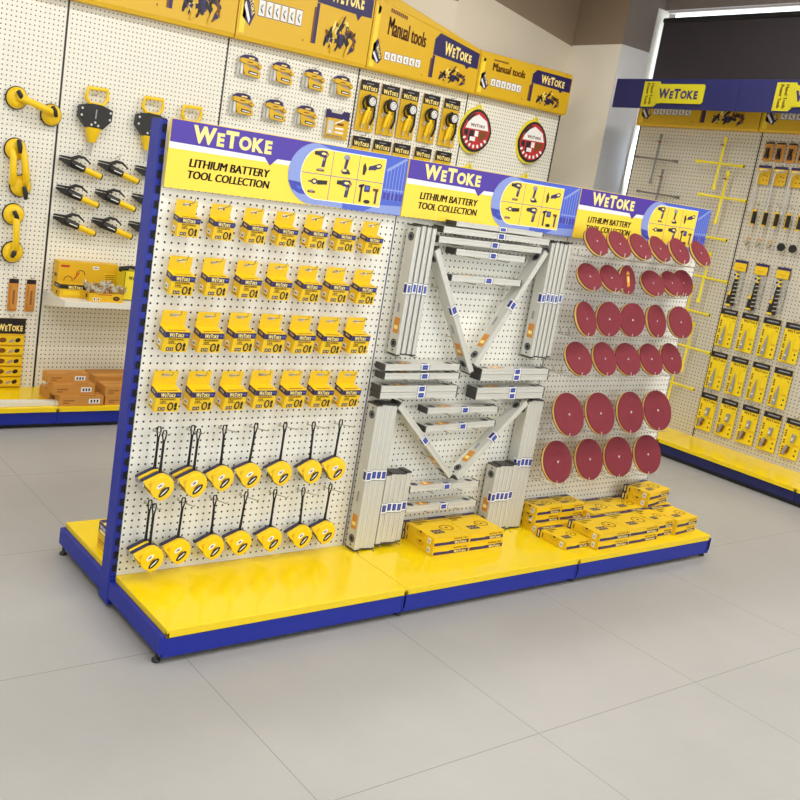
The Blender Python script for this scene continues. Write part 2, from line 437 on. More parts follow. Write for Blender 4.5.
    m.poly(F, [(0.768, 0.128), (0.778, 0.128), (0.784, 0.150), (0.774, 0.172), (0.766, 0.160)], 'print_black', K); m.poly(F, [(0.792, 0.146), (0.846, 0.158), (0.852, 0.170), (0.840, 0.176), (0.792, 0.160)], 'print_navy', K); m.ell(F, 0.836, 0.166, 0.010, 0.004, 'print_cream', K + e, 0.2, n=10); m.rect(F, 0.806, 0.826, 0.150, 0.160, 'print_navy', K + e)
    m.ell(F, 0.565, 0.082, 0.014, 0.010, 'print_navy', K); m.ell(F, 0.565, 0.082, 0.007, 0.005, 'print_cream', K + e); m.poly(F, [(0.578, 0.072), (0.620, 0.076), (0.620, 0.090), (0.578, 0.088)], 'print_black', K); m.rect(F, 0.540, 0.552, 0.078, 0.084, 'print_brown', K); battery(0.560, 0.046)
    drill(0.700, 0.070, 1.1)
    m.rect(F, 0.768, 0.778, 0.032, 0.092, 'print_black', K); m.poly(F, [(0.760, 0.082), (0.784, 0.088), (0.784, 0.098), (0.760, 0.092)], 'print_navy', K); m.rect(F, 0.786, 0.812, 0.070, 0.094, 'print_navy', K); m.rect(F, 0.791, 0.806, 0.078, 0.090, 'print_blue', K + e); m.ell(F, 0.805, 0.036, 0.015, 0.007, 'print_black', K); m.rect(F, 0.838, 0.848, 0.032, 0.080, 'print_navy', K); m.rect(F, 0.826, 0.852, 0.076, 0.086, 'print_brown', K)
    m.build('header_sign', G)
for k in range(3): lithium_sign(k * W)

# peg hooks of the gondola (shared meshes)
def hook_mesh(name, length, rise=0.2, tip=0.014, r=0.0018, m='steel_wire'):
    h = MB(); h.tube([(0, 0.0, 0), (0, -0.01, 0.0), (0, -length, length * rise), (0, -length - 0.006, length * rise + tip)], r, m, 6)
    h.box(-0.004, 0.004, -0.002, 0.0, -0.004, 0.008, m)
    return h
class Hooks:
    def __init__(s, mb): s.mb = mb; s.o = None
    def put(s, parent, loc, rot=(0, 0, 0)):
        if s.o is None: s.o = s.mb.build('peg_hook', parent); o = s.o
        else: o = s.o.copy(); C.objects.link(o); o.parent = parent
        o.location = loc; o.rotation_euler = rot
        return o
HK_short = Hooks(hook_mesh('h', 0.075)); HK_tape = Hooks(hook_mesh('h', 0.115, 0.17, 0.008)); HK_peg = Hooks(hook_mesh('h', 0.086, 0.0, 0.006, 0.0022))
HK_stub = Hooks(hook_mesh('h', 0.035, 0.0, 0.0, 0.0022))
HK_card = Hooks(hook_mesh('h', 0.045, 0.15, 0.012)); HK_side = Hooks(hook_mesh('h', 0.05, 0.15, 0.014))

# ------------------------------------------------------------------ boxed tape measures (4 rows of 7)
BWD, BDP, BH, TABH = 0.084, 0.050, 0.070, 0.051
def proto_tape_box():
    r = thing('tape_measure_box', 'x', 'box')
    m = MB(); h = BWD / 2
    m.box(-h, h, -BDP, 0, 0, BH, 'carton_yellow')
    F = front(0, -BDP, 0); e = 0.0004
    m.poly(F, [(-h, 0.049), (h, 0.049), (h, 0.068), (-h, 0.068)], 'print_navy', e)
    m.text(F, 'LOGO', -h + 0.014, h - 0.020, 0.0515, 0.0655, 'print_cream', 2 * e)
    m.rect(F, h - 0.016, h - 0.004, 0.057, 0.062, 'print_blue', 2 * e)
    m.text(F, 'MEASURING', -h + 0.014, h - 0.016, 0.040, 0.047, 'print_brown', e, 0.02)
    m.text(F, 'TAPE', -h + 0.014, -h + 0.036, 0.031, 0.038, 'print_brown', e, 0.02)
    m.ell(F, 0.012, 0.018, 0.011, 0.015, 'print_black', e); m.ell(F, 0.012, 0.018, 0.0055, 0.010, 'carton_gold', 2 * e)
    m.ell(F, 0.030, 0.023, 0.005, 0.009, 'print_black', e); m.rect(F, 0.026, 0.035, 0.005, 0.014, 'print_black', e)
    for u in (-0.026, -0.013):
        m.rect(F, u - 0.004, u + 0.007, 0.004, 0.016, 'print_navy', e); m.ell(F, u + 0.0015, 0.010, 0.002, 0.003, 'print_cream', 2 * e, n=10)
    m.rect(F, -0.028, 0.0, 0.028, 0.030, 'print_brown', e)
    S = side(-h, 0, 0)
    m.poly(S, [(0, 0.050), (BDP, 0.049), (BDP, 0.068), (0, 0.0695)], 'print_navy', e)
    m.text(S, 'LOGO', 0.012, 0.036, 0.057, 0.064, 'print_cream', 2 * e)
    m.rect(S, 0.008, 0.030, 0.012, 0.030, 'print_white', e); m.rect(S, 0.012, 0.024, 0.017, 0.022, 'print_black', 2 * e)
    m.rect(S, 0.010, 0.034, 0.005, 0.008, 'print_brown', e)
    T = top(0, -BDP, BH); m.rect(T, -0.03, 0.03, 0.008, 0.013, 'print_brown', e)
    m.build('carton', r)
    t = MB(); s0, s1 = BH + 0.030, BH + 0.041
    for x0, x1, z0, z1 in ((-h, h, BH, s0), (-h, -0.015, s0, s1), (0.015, h, s0, s1), (-h, h, s1, BH + TABH)): t.box(x0, x1, -0.0012, 0, z0, z1, 'carton_yellow')
    t.build('hang_tab', r)
    return Kind(r)
kb = proto_tape_box()
ROWN = ['top', 'second', 'third', 'bottom']
for ri, (z, s) in enumerate(((1.407, 0.89), (1.230, 0.96), (1.052, 1.03), (0.849, 1.03))):
    for ci in range(7):
        x = 0.050 - 0.003 * ri + ci * 0.1255 + BWD * s / 2; ta = math.radians(9 + (ci * 5 + ri * 3) % 4); y0 = -0.011 - (ci * 3 + ri) % 3 * 0.001
        z0 = z - (BH + TABH) * s - 0.001
        o = kb.put((x, y0, z0), (ta, 0, math.radians(((ci * 7 + ri * 5) % 5 - 2) * 1.2)),
               'yellow boxed tape measure hanging %s in the %s row of such boxes' % (nth(ci, 7), ROWN[ri]), 'boxed tape measures on the pegboard')
        o.scale = (s, s, s); k = (BH + 0.0355) * s
        HK_short.put(G, (x, 0, z0 + k * math.cos(ta) - 0.2308 * (-y0 + k * math.sin(ta) - 0.0094)))

# ------------------------------------------------------------------ tape measures on straps
def proto_tape(strap):
    r = thing('tape_measure', 'x', 'tape measure')
    cu, cv, R = 0.002, -0.046, 0.046
    def outline(k, d):
        pts = [(-0.061 - d, -0.025), (-0.057 - d * 0.5, -0.0225 + d)]
        pts.append((-0.006, -0.001 + d))
        for i in range(15):
            t = PI / 2 - (PI * 1.02) * i / 14; pts.append((cu + (R + d) * math.cos(t), cv + (R + d) * math.sin(t)))
        pts.append((-0.059 - d, -0.032))
        return pts[::-1]
    F = front(0, 0, 0); e = 0.0004
    m = MB(); m.prism(F, outline(0, 0.0), 0.020, 0.034, 'tape_yellow'); c = m.build('case', r, 0.002)
    m = MB(); m.lathe((Vector((cu, -0.034, cv)), Vector((1, 0, 0)), Vector((0, 0, 1))), [(0.040, 0), (0.038, 0.003), (0.0, 0.003)], 'tape_yellow', 28)
    FF = front(0, -0.0372, 0)
    m.ell(FF, -0.004, -0.038, 0.015, 0.0075, 'print_white', e, 0.6); m.ell(FF, -0.004, -0.038, 0.008, 0.0025, 'print_black', 2 * e, 0.6, n=10)
    m.ell(FF, 0.012, -0.061, 0.024, 0.010, 'print_black', e, 0.75); m.ell(FF, 0.012, -0.061, 0.016, 0.0022, 'print_white', 2 * e, 0.75)
    m.ell(FF, 0.006, -0.050, 0.014, 0.002, 'print_brown', e, 0.7, n=10)
    m.build('face_label', c)
    m = MB(); m.prism(F, outline(0, 0.0015), 0.002, 0.020, 'tape_navy'); m.build('back_shell', r, 0.001)
    m = MB(); m.lathe((Vector((-0.036, -0.034, -0.032)), Vector((1, 0, 0)), Vector((0, 0, 1))), [(0.008, 0), (0.007, 0.002), (0.0, 0.002)], 'carton_gold', 14); m.build('lock_button', r)
    m = MB(); m.box(-0.064, -0.060, -0.030, -0.012, -0.040, -0.026, 'chrome'); m.build('hook_tab', r)
    m = MB(); m.tube([(-0.004, -0.016, -0.004), (-0.0018, -0.016, strap * 0.3), (-0.0020, -0.016, strap * 0.80), (-0.0075, -0.016, strap), (-0.005, -0.016, strap + 0.013), (0.005, -0.016, strap + 0.013), (0.0075, -0.016, strap), (0.0020, -0.016, strap * 0.80), (0.0018, -0.016, strap * 0.3), (0.003, -0.016, -0.003)], 0.0034, 'black_web', 6, flat=0.7); m.build('wrist_strap', r)
    return Kind(r)
kt = proto_tape(0.133)
for ri, (z, dbl) in enumerate(((0.631, (0, 1)), (0.373, (0,)))):
    for ci in range(7):
        x = 0.079 - 0.001 * ri + 0.1265 * ci; HK_tape.put(G, (x, 0, z))
        rn = ('upper', 'lower')[ri]
        if ci in dbl:
            g = 0.042 if ri == 0 else 0.034
            kt.put((x, -0.022, z - 0.122), (0, 0, 0), 'yellow tape measure behind its twin, %s in the %s tape row' % (nth(ci, 7), rn), 'tape measures hanging on straps')
            kt.put((x, -0.022 - g, z - 0.122), (0, 0, 0), 'yellow tape measure in front of its twin, %s in the %s tape row' % (nth(ci, 7), rn), 'tape measures hanging on straps')
        else:
            a = math.radians((ci * 3 % 5 - 2) * 1.5)
            kt.put((x - 0.128 * math.sin(a), -0.020 - 0.002 * (ci % 2), z - 0.122 - 0.002 * (ci % 3)), (0, a, 0), 'yellow tape measure alone on its hook, %s in the %s tape row' % (nth(ci, 7), rn), 'tape measures hanging on straps')

# ------------------------------------------------------------------ spirit levels
LV = {}
def proto_level(L):
    r = thing('spirit_level', 'x', 'spirit level'); w = 0.0090 if L == 0.5 else 0.0121; d = 0.055
    m = MB()
    F = (Vector((0, 0, 0)), Vector((1, 0, 0)), Vector((0, 1, 0)))
    prof = [(-w, 0), (w, 0), (w, -0.009), (w - 0.0015, -0.011), (w - 0.0015, -d + 0.011), (w, -d + 0.009), (w, -d), (0.004, -d), (0.0035, -d + 0.001), (-0.0035, -d + 0.001), (-0.004, -d), (-w, -d), (-w, -d + 0.009), (-w + 0.0015, -d + 0.011), (-w + 0.0015, -0.011), (-w, -0.009)]
    m.prism(F, prof[::-1], 0.006, L - 0.006, 'aluminium')
    S = side(-w + 0.0015, 0, 0); e = 0.0005
    m.rect(S, 0.012, 0.043, 0.085, 0.085 + 0.06, 'print_orange', e); m.rect(S, 0.017, 0.038, 0.10, 0.115, 'print_cream', 2 * e)
    m.rect(S, 0.018, 0.030, L * 0.33, L * 0.40, 'print_grey', e)
    m.build('beam', r)
    for z0, z1 in ((0, 0.0055), (L - 0.0055, L)):
        q = MB(); q.box(-w - 0.0003, w + 0.0003, -d - 0.0004, 0.0004, z0, z1, 'cap_grey'); q.build('end_cap', r)
    for z in (0.045, L - 0.045):
        q = MB()
        for sg in (-1,):
            fr = side(-w + 0.0015, 0, 0) if sg < 0 else (Vector((w - 0.0015, 0, 0)), Vector((0, 1, 0)), Vector((0, 0, 1)))
            u = 0.0275 if sg < 0 else -0.0275
            q.ell(fr, u, z, 0.0165, 0.0165, 'black_plastic', 0.0007); q.ring(fr, u, z, 0.010, 0.012, 'print_grey', 0.0010, 16); q.ell(fr, u, z, 0.005, 0.009, 'black_rubber', 0.0012, n=12)
            zz = z - 0.026 if z < L / 2 else z + 0.026
            q.ell(fr, u, zz, 0.0045, 0.0045, 'black_plastic', 0.0007, n=10)
        q.build('round_vial', r)
    q = MB(); zc = L * 0.52
    q.box(-w - 0.0006, w + 0.0006, -d - 0.0010, -d + 0.020, zc - 0.022, zc + 0.022, 'print_white')
    F = front(0, -d - 0.0010, zc); q.rect(F, -w + 0.003, w - 0.003, -0.014, 0.014, 'vial_blue', e); q.rect(F, -0.003, 0.003, -0.011, 0.011, 'print_blue', 2 * e); q.rect(F, -w, w, -0.0225, -0.0205, 'print_black', 2 * e); q.rect(F, -w, w, 0.0205, 0.0225, 'print_black', 2 * e)
    S = side(-w - 0.0006, 0, zc); q.rect(S, d - 0.017, d - 0.002, -0.016, 0.016, 'vial_blue', e)
    q.build('centre_vial', r)
    return Kind(r)
GL = 'aluminium spirit levels on the middle bay'
def level(x, z, L, label, ang=0, y=-0.012):
    """x, z: lower end (ang 0 = upright; ang measured towards +X)"""
    if L not in LV: LV[L] = proto_level(L)
    return LV[L].put((x, y, z), (0, math.radians(ang), 0), 'aluminium spirit level ' + label, GL)
def stack(x0, n, pitch, z, L, where, y=-0.02, jit=0.004):
    for i in range(n):
        level(x0 + pitch * (i + 0.5), z + jit * ((i * 2) % 3 - 1) * 0.5, L, 'upright, %s of the %s' % (nth(i, n), where), 0, y)
        if i in (0, n - 1): HK_peg.put(G, (x0 + pitch * (i + 0.5), 0, z - 0.0055))
stack(1.016, 4, 0.027, 0.916, 0.5, 'four in the upper left stack')
stack(1.768, 5, 0.0268, 0.913, 0.5, 'five in the upper right stack')
stack(0.974, 4, 0.0252, 0.122, 0.6, 'four in the tall lower left stack', -0.018)
stack(1.078, 5, 0.0262, 0.136, 0.3, 'five in the short lower left stack')
stack(1.697, 5, 0.0265, 0.132, 0.3, 'five in the short lower right stack')
stack(1.834, 4, 0.0252, 0.120, 0.6, 'four in the tall lower right stack', -0.006)
def flat(x0, x1, z, label, tilt=0.0, y=-0.018, peg=True):
    L = round((x1 - x0), 2)
    level(x0, z, L, label, 90 + tilt, y)
    for x in (x0 + 0.12, x1 - 0.12) if peg else (): HK_peg.put(G, (x, 0, z - 0.0175 - (x - x0) * math.sin(math.radians(tilt))))
flat(1.205, 1.710, 1.437, 'lying flat across the foot of the middle sign, topmost of all', 0.4, -0.024, False)
flat(1.145, 1.755, 1.410, 'lying flat as the second from top under the middle sign', 0.4, -0.024)
flat(1.135, 1.725, 1.371, 'lying flat as the third from top under the middle sign', 0.2)
flat(1.235, 1.640, 1.330, 'lying flat as the fourth from top, a shorter one', 0.8)
flat(1.236, 1.640, 1.228, 'lying flat low between the upper diagonal pair', 0.2)
flat(0.975, 1.378, 0.868, 'lying flat left of the upper V point, topmost of four', -0.3)
flat(0.980, 1.383, 0.833, 'lying flat left of the upper V point, second of four', 0)
flat(0.972, 1.380, 0.783, 'lying flat left of the upper V point, third of four', 0.3, peg=False)
flat(0.972, 1.380, 0.757, 'lying flat left of the upper V point, lowest of four', 0.3)
flat(1.495, 1.920, 0.851, 'lying flat right of the upper V point, topmost of four', 0, peg=False)
flat(1.495, 1.920, 0.825, 'lying flat right of the upper V point, second of four', 0)
flat(1.488, 1.910, 0.770, 'lying flat right of the upper V point, third of four', 0, peg=False)
flat(1.488, 1.910, 0.744, 'lying flat right of the upper V point, lowest of four', 0)
flat(1.232, 1.642, 0.690, 'lying flat as the upper one inside the lower V', 0.5)
flat(1.240, 1.640, 0.612, 'lying flat as the lower one inside the lower V', -1.8)
flat(1.212, 1.615, 0.360, 'lying flat just below the point of the lower V', 0.8)
flat(1.208, 1.620, 0.272, 'lying flat just above the yellow boxes on the base', 0.6)
def diag(x0, z0, x1, z1, L, label, y):
    dx, dz = x1 - x0, z1 - z0; a = math.degrees(math.atan2(dx, dz)); n = math.hypot(dx, dz)
    cx, cz = (x0 + x1) / 2, (z0 + z1) / 2
    level(cx - dx / n * L / 2, cz - dz / n * L / 2, L, label, a, y)
    s = -1 if dx > 0 else 1
    for t in (0.3, 0.7): HK_stub.put(G, (x0 + dx * t - s * dz / n * 0.0175, 0, z0 + dz * t + s * dx / n * 0.0175))
diag(1.443, 0.845, 1.135, 1.337, 0.5801, 'leaning as the left arm of the upper V', -0.020)
diag(1.450, 0.880, 1.745, 1.366, 0.5802, 'leaning as the right arm of the upper V', -0.024)
diag(1.440, 0.395, 1.075, 0.725, 0.4801, 'leaning as the left arm of the lower V', -0.020)
diag(1.465, 0.400, 1.800, 0.712, 0.4802, 'leaning as the right arm of the lower V', -0.026)

# ------------------------------------------------------------------ sanding discs on wire cradles
DK = {}
def proto_disc(R):
    r = thing('sanding_disc', 'x', 'sanding disc')
    F = (Vector((0, 0, 0)), Vector((1, 0, 0)), Vector((0, 0, 1))); n = 48; h = R * 0.055
    m = MB(); m.lathe(F, [(h, -0.005), (R - 0.001, -0.005), (R, -0.0042), (R, -0.0008), (R - 0.001, 0), (R * 0.78, 0), (R * 0.77, -0.0004), (R * 0.76, 0), (R * 0.43, 0), (R * 0.42, -0.0006), (R * 0.40, -0.0006), (R * 0.39, 0), (h, 0), (h, -0.005)], 'abrasive_red', n)
    m.build('abrasive_face', r)
    m = MB(); m.lathe(F, [(h, -0.0135), (R * 0.998, -0.0135), (R * 0.998, -0.0052), (h, -0.0052), (h, -0.0135)], 'disc_yellow', n); m.build('backing_pad', r)
    m = MB(); m.lathe(F, [(h, -0.019), (R * 0.985, -0.019), (R * 0.985, -0.0137), (h, -0.0137), (h, -0.019)], 'disc_rim_red', n); m.build('rear_disc', r)
    m = MB(); m.lathe(F, [(h * 0.99, -0.018), (h * 0.99, 0.0002), (h * 0.8, 0.0002), (h * 0.8, -0.018)], 'print_white', 16); m.ell(F, 0, 0, h * 0.8, h * 0.8, 'print_white', -0.016, n=16); m.build('bore_bush', r)
    return Kind(r)
rows = [
 (0.0670, [(2.008, 1.438, 0, 35), (2.165, 1.438, 0, 39), (2.313, 1.439, 0, 39), (2.458, 1.438, -3, 39), (2.609, 1.440, 0, 36), (2.778, 1.441, -3, 38)]),
 (0.0650, [(2.009, 1.285, 8, 36), (2.155, 1.287, 4, 36), (2.282, 1.284, -8, 16), (2.459, 1.281, 12, 36), (2.603, 1.288, 4, 38), (2.731, 1.290, 8, 24)]),
 (0.0775, [(2.045, 1.100, -8, 24), (2.200, 1.103, 4, 16), (2.368, 1.104, 8, 14), (2.552, 1.105, -4, 20), (2.741, 1.105, 8, 23)]),
 (0.0775, [(2.048, 0.922, 4, 31), (2.229, 0.922, 0, 28), (2.395, 0.921, 8, 28), (2.573, 0.922, 4, 31), (2.733, 0.926, 0, 28)]),
 (0.0975, [(2.059, 0.665, 0, 24), (2.280, 0.663, 0, 24), (2.505, 0.663, 0, 19), (2.714, 0.667, 4, 22)]),
 (0.0950, [(2.047, 0.443, 0, 20), (2.271, 0.442, 0, 19), (2.485, 0.443, 4, 20), (2.714, 0.442, 4, 20)])]
DROW = ['top', 'second', 'third', 'fourth', 'fifth', 'bottom']
for ri, (R, ds) in enumerate(rows):
    for ci, (x, z, yaw, pit) in enumerate(ds):
        if R not in DK: DK[R] = proto_disc(R)
        y = -0.112 if ri != 1 or ci not in (2,) else -0.105
        if ri == 1 and ci == 5: y = -0.085
        p = math.radians(pit)
        if ri == 1 and ci == 2:
            lab = 'dark red sanding disc with a yellow sticker, turned aside in the second row'
        else:
            lab = 'round dark red sanding disc, %s in the %s row of discs' % (nth(ci, len(ds)), DROW[ri])
        o = DK[R].put((x, y, z), (-p, 0, math.radians(-yaw)), lab, 'sanding discs on the right bay')
        if ri == 1 and ci == 2:
            q = MB(); F = front(0, -0.0006, 0)
            q.poly(F, [(-0.012, -0.034), (0.010, -0.028), (0.012, 0.032), (-0.002, 0.040), (-0.014, 0.030)], 'tag_amber'); q.rect(F, -0.006, 0.006, -0.010, 0.012, 'print_cream', 0.0004); q.rect(F, -0.010, 0.006, 0.016, 0.022, 'print_black', 0.0004)
            q.build('sticker', o)
        zb = z - R * math.cos(p); yb = y - R * math.sin(p) - 0.004
        c = MB()
        for s in (-1, 1):
            xo = x + s * R * 0.36; zo = zb + R * 0.055 - 0.0035
            k = 0.019 * math.sin(p) + 0.004; yl = yb - 0.006 - abs(math.sin(math.radians(yaw))) * R * 0.36
            c.tube([(xo, 0.0, zo - 0.022), (xo, -0.012, zo - 0.022), (xo, yb + 0.035, zo - k - 0.006), (xo, yb + 0.004, zo - k * 0.5 - 0.003), (xo, yl, zo - 0.002), (xo, yl - 0.001, zo + 0.016)], 0.0017, 'white_wire', 6)
            c.tube([(xo, -0.004, zo - 0.022), (xo, -0.004, zo + 0.006)], 0.0017, 'steel_wire', 6)
        c.tube([(x - R * 0.36, -0.02, zb - 0.022), (x + R * 0.36, -0.02, zb - 0.022)], 0.0017, 'steel_wire', 6)
        c.build('disc_cradle', G)

# ------------------------------------------------------------------ yellow cartons on the base shelves
CB = {}
def proto_carton(w, d, h):
    r = thing('sanding_disc_box', 'x', 'box'); e = 0.0004
    m = MB(); m.box(0, w, 0, d, 0, h, 'carton_yellow')
    T = top(0, 0, h)
    m.rect(T, 0, w, d - 0.022, d, 'print_navy', e); m.text(T, 'LOGO', w * 0.12, w * 0.62, d - 0.018, d - 0.004, 'print_cream', 2 * e)
    m.text(T, 'SANDING', w * 0.12, w * 0.50, d - 0.042, d - 0.030, 'print_brown', e, 0.02); m.text(T, 'DISC', w * 0.12, w * 0.30, d - 0.060, d - 0.048, 'print_brown', e, 0.02)
    m.ring(T, w * 0.70, d * 0.42, w * 0.10, w * 0.17, 'carton_gold', e, 24, 0.8); m.ring(T, w * 0.70, d * 0.42, w * 0.150, w * 0.172, 'print_brown', 1.5 * e, 24, 0.8); m.ell(T, w * 0.70, d * 0.42, w * 0.035, w * 0.03, 'print_black', e, n=12)
    for k in range(3):
        m.rect(T, w * (0.20 + 0.10 * k), w * (0.285 + 0.10 * k), d * 0.20, d * 0.38, 'print_navy', e); m.ell(T, w * (0.24 + 0.10 * k), d * 0.29, w * 0.022, w * 0.022, 'carton_gold', 2 * e, n=8)
    F = front(0, 0, 0)
    m.poly(F, [(0.004, 0.003), (w - 0.003, 0.003), (w - 0.003, h * 0.50), (w * 0.48, h * 0.46), (w * 0.42, h * 0.40), (0.004, h * 0.44)], 'print_navy', e)
    m.text(F, 'LOGO', w * 0.58, w * 0.92, h * 0.12, h * 0.40, 'print_cream', 2 * e); m.text(F, 'SANDING DISC', w * 0.55, w * 0.95, h * 0.62, h * 0.80, 'print_brown', e, 0.03)
    S = side(0, d, 0)
    m.rect(S, 0, 0.020, 0, h, 'print_navy', e); m.rect(S, 0.006, 0.013, h * 0.12, h * 0.88, 'print_cream', 2 * e)
    m.rect(S, 0.030, 0.036, h * 0.2, h * 0.75, 'print_brown', e)
    m.rect(S, d - 0.036, d - 0.018, h * 0.15, h * 0.80, 'print_white', e); m.ring(S, d - 0.027, h * 0.45, 0.002, 0.005, 'print_grey', 2 * e, 10)
    m.ell(S, d * 0.58, h, 0.028, h * 0.62, 'carton_gold', e, 0, PI, 2 * PI, 12); m.ell(S, d * 0.58, h, 0.008, h * 0.2, 'print_black', 2 * e, 0, PI, 2 * PI, 8)
    m.build('carton', r)
    q = MB(); q.box(0.004, w - 0.004, -0.0008, 0, h - 0.0012, h - 0.0004, 'carton_gold'); q.build('lid_flap', r)
    return Kind(r)
def carton(w, d, h, x, y, z, yaw, label):
    k = (w, d, h)
    if k not in CB: CB[k] = proto_carton(*k)
    return CB[k].put((x, y, z), (0, 0, math.radians(yaw)), 'flat yellow sanding disc box ' + label, 'yellow disc boxes on the base shelf')
ch = 0.0375; e0 = HS + 0.0005
for ci, x in enumerate((1.277, 1.477)):
    for k in range(2):
        carton(0.198, 0.196, ch, x, -0.200 + (0.003 if k else 0) - 0.002 * ci, e0 + k * (ch + 0.0004), -0.8 + 0.5 * k,
               'in the block of four below the levels, %s %s' % (('lower', 'upper')[k], ('left', 'right')[ci]))
# right bay
for ci, x in enumerate((1.966, 2.132)):
    for k in range(3):
        carton(0.162, 0.110 if k else 0.138, 0.0365, x + 0.002 * k, (-0.115 if k else -0.146), e0 + k * 0.0369, -1.0 + k * 0.8,
               'at the panel beside the short levels, %s %s of six' % (('left', 'right')[ci], ('lowest', 'middle', 'topmost')[k]))
carton(0.157, 0.165, ch, 1.945, -0.322, e0, 0.5, 'lying single, leftmost at the front of the right bay')
for ci, x in enumerate((2.106, 2.328)):
    for k in range(2):
        carton(0.218, 0.176, ch, x, -0.364 + 0.004 * ci, e0 + k * (ch + 0.0004), 0.6 * ci, '%s %s in the front double stack of the right bay' % (('left', 'right')[ci], ('lower', 'upper')[k]))
for k in range(2): carton(0.138, 0.160, ch, 2.553, -0.336, e0 + k * (ch + 0.0004), 0.5, 'squeezed between front stack and corner stack, %s one' % ('lower', 'upper')[k])
for k in range(2): carton(0.180, 0.165, ch, 2.700, -0.350, e0 + k * (ch + 0.0004), 4.0 - k, '%s one of the pair at the right front corner' % ('lower', 'upper')[k])
for ci, x in enumerate((2.300, 2.502, 2.704)):
    for k in range(2): carton(0.199, 0.160, ch, x, -0.172, e0 + k * (ch + 0.0004), 0, '%s %s against the panel in the back row' % (('left', 'middle', 'right')[ci], ('lower', 'upper')[k]))
for k in range(2): carton(0.205, 0.140, 0.0365, 2.688 + 0.003 * k, -0.184, e0 + 2 * ch + 0.0012 + k * 0.0369, 9 - k, '%s one of the pair raised on the back row' % ('lower', 'upper')[k])

# box on the rear base shelf, seen past the left post
r = thing('power_tool_box', 'yellow and navy upright box on the rear base shelf past the left post', 'box', (0.030, 0.170, HS + 0.0005))
m = MB(); m.box(0, 0.2, 0, 0.070, 0, 0.100, 'carton_gold'); S = side(0, 0.07, 0)
m.rect(S, 0, 0.07, 0.060, 0.098, 'print_navy', 0.0004); m.rect(S, 0.01, 0.06, 0.062, 0.072, 'print_cream', 0.0008); m.text(S, 'LOGO', 0.012, 0.058, 0.076, 0.090, 'print_white', 0.0008)
m.rect(S, 0.008, 0.06, 0.03, 0.034, 'print_brown', 0.0004); m.rect(S, 0.008, 0.05, 0.02, 0.023, 'print_brown', 0.0004); T = top(0, 0, 0.1); m.rect(T, 0, 0.2, 0, 0.07, 'print_navy', 0.0004); m.rect(T, 0.0, 0.2, 0.02, 0.04, 'print_cream', 0.0008)
m.build('carton', r)

LAMP = 14; WORLD = 0.82; EXPO = 0.0
# ------------------------------------------------------------------ shelving along the back wall
B = thing('wall_shelving', 'long pegboard wall shelving with yellow sign boxes along the back wall', 'shelving', (0, 0, 0))
NB = 6; xs = [BX0 + BW * k for k in range(NB + 1)]
for k, x in enumerate(xs):
    m = MB(); m.box(x - 0.010, x + 0.010, YW + 0.001, YW + 0.06, 0.0, 2.54, 'black_plastic'); m.build('upright', B)
for k in range(NB):
    x0, x1 = xs[k], xs[k + 1]
    m = MB(); zs = [HS - 0.01, 0.37, 0.80, 1.21, 1.56, 1.95, 2.25]
    for a, b in zip(zs, zs[1:]): m.box(x0 + 0.006, x1 - 0.006, YW, YW + 0.005, a + 0.0007, b - 0.0007, 'peg_front')
    m.box(x0 + 0.006, x1 - 0.006, YW + 0.0025, YW + 0.02, HS - 0.01, 2.5, 'white_steel'); m.build('back_panel', B)
    base_shelf(B, x0, x1, 1.975, YW - 0.001, HS + 0.003)
    m = MB(); m.box(x0 + 0.001, x1 - 0.001, 1.985, 1.997, 0.026, HS - 0.027, 'blue_steel'); m.build('kick_plate', B)
    m = MB(); m.box(x0 + 0.001, x1 - 0.001, 2.010, 2.020, 0.0, 0.03, 'black_plastic'); m.build('shaded_toe_board', B)  # recessed toe board, black for the shadow in its gap

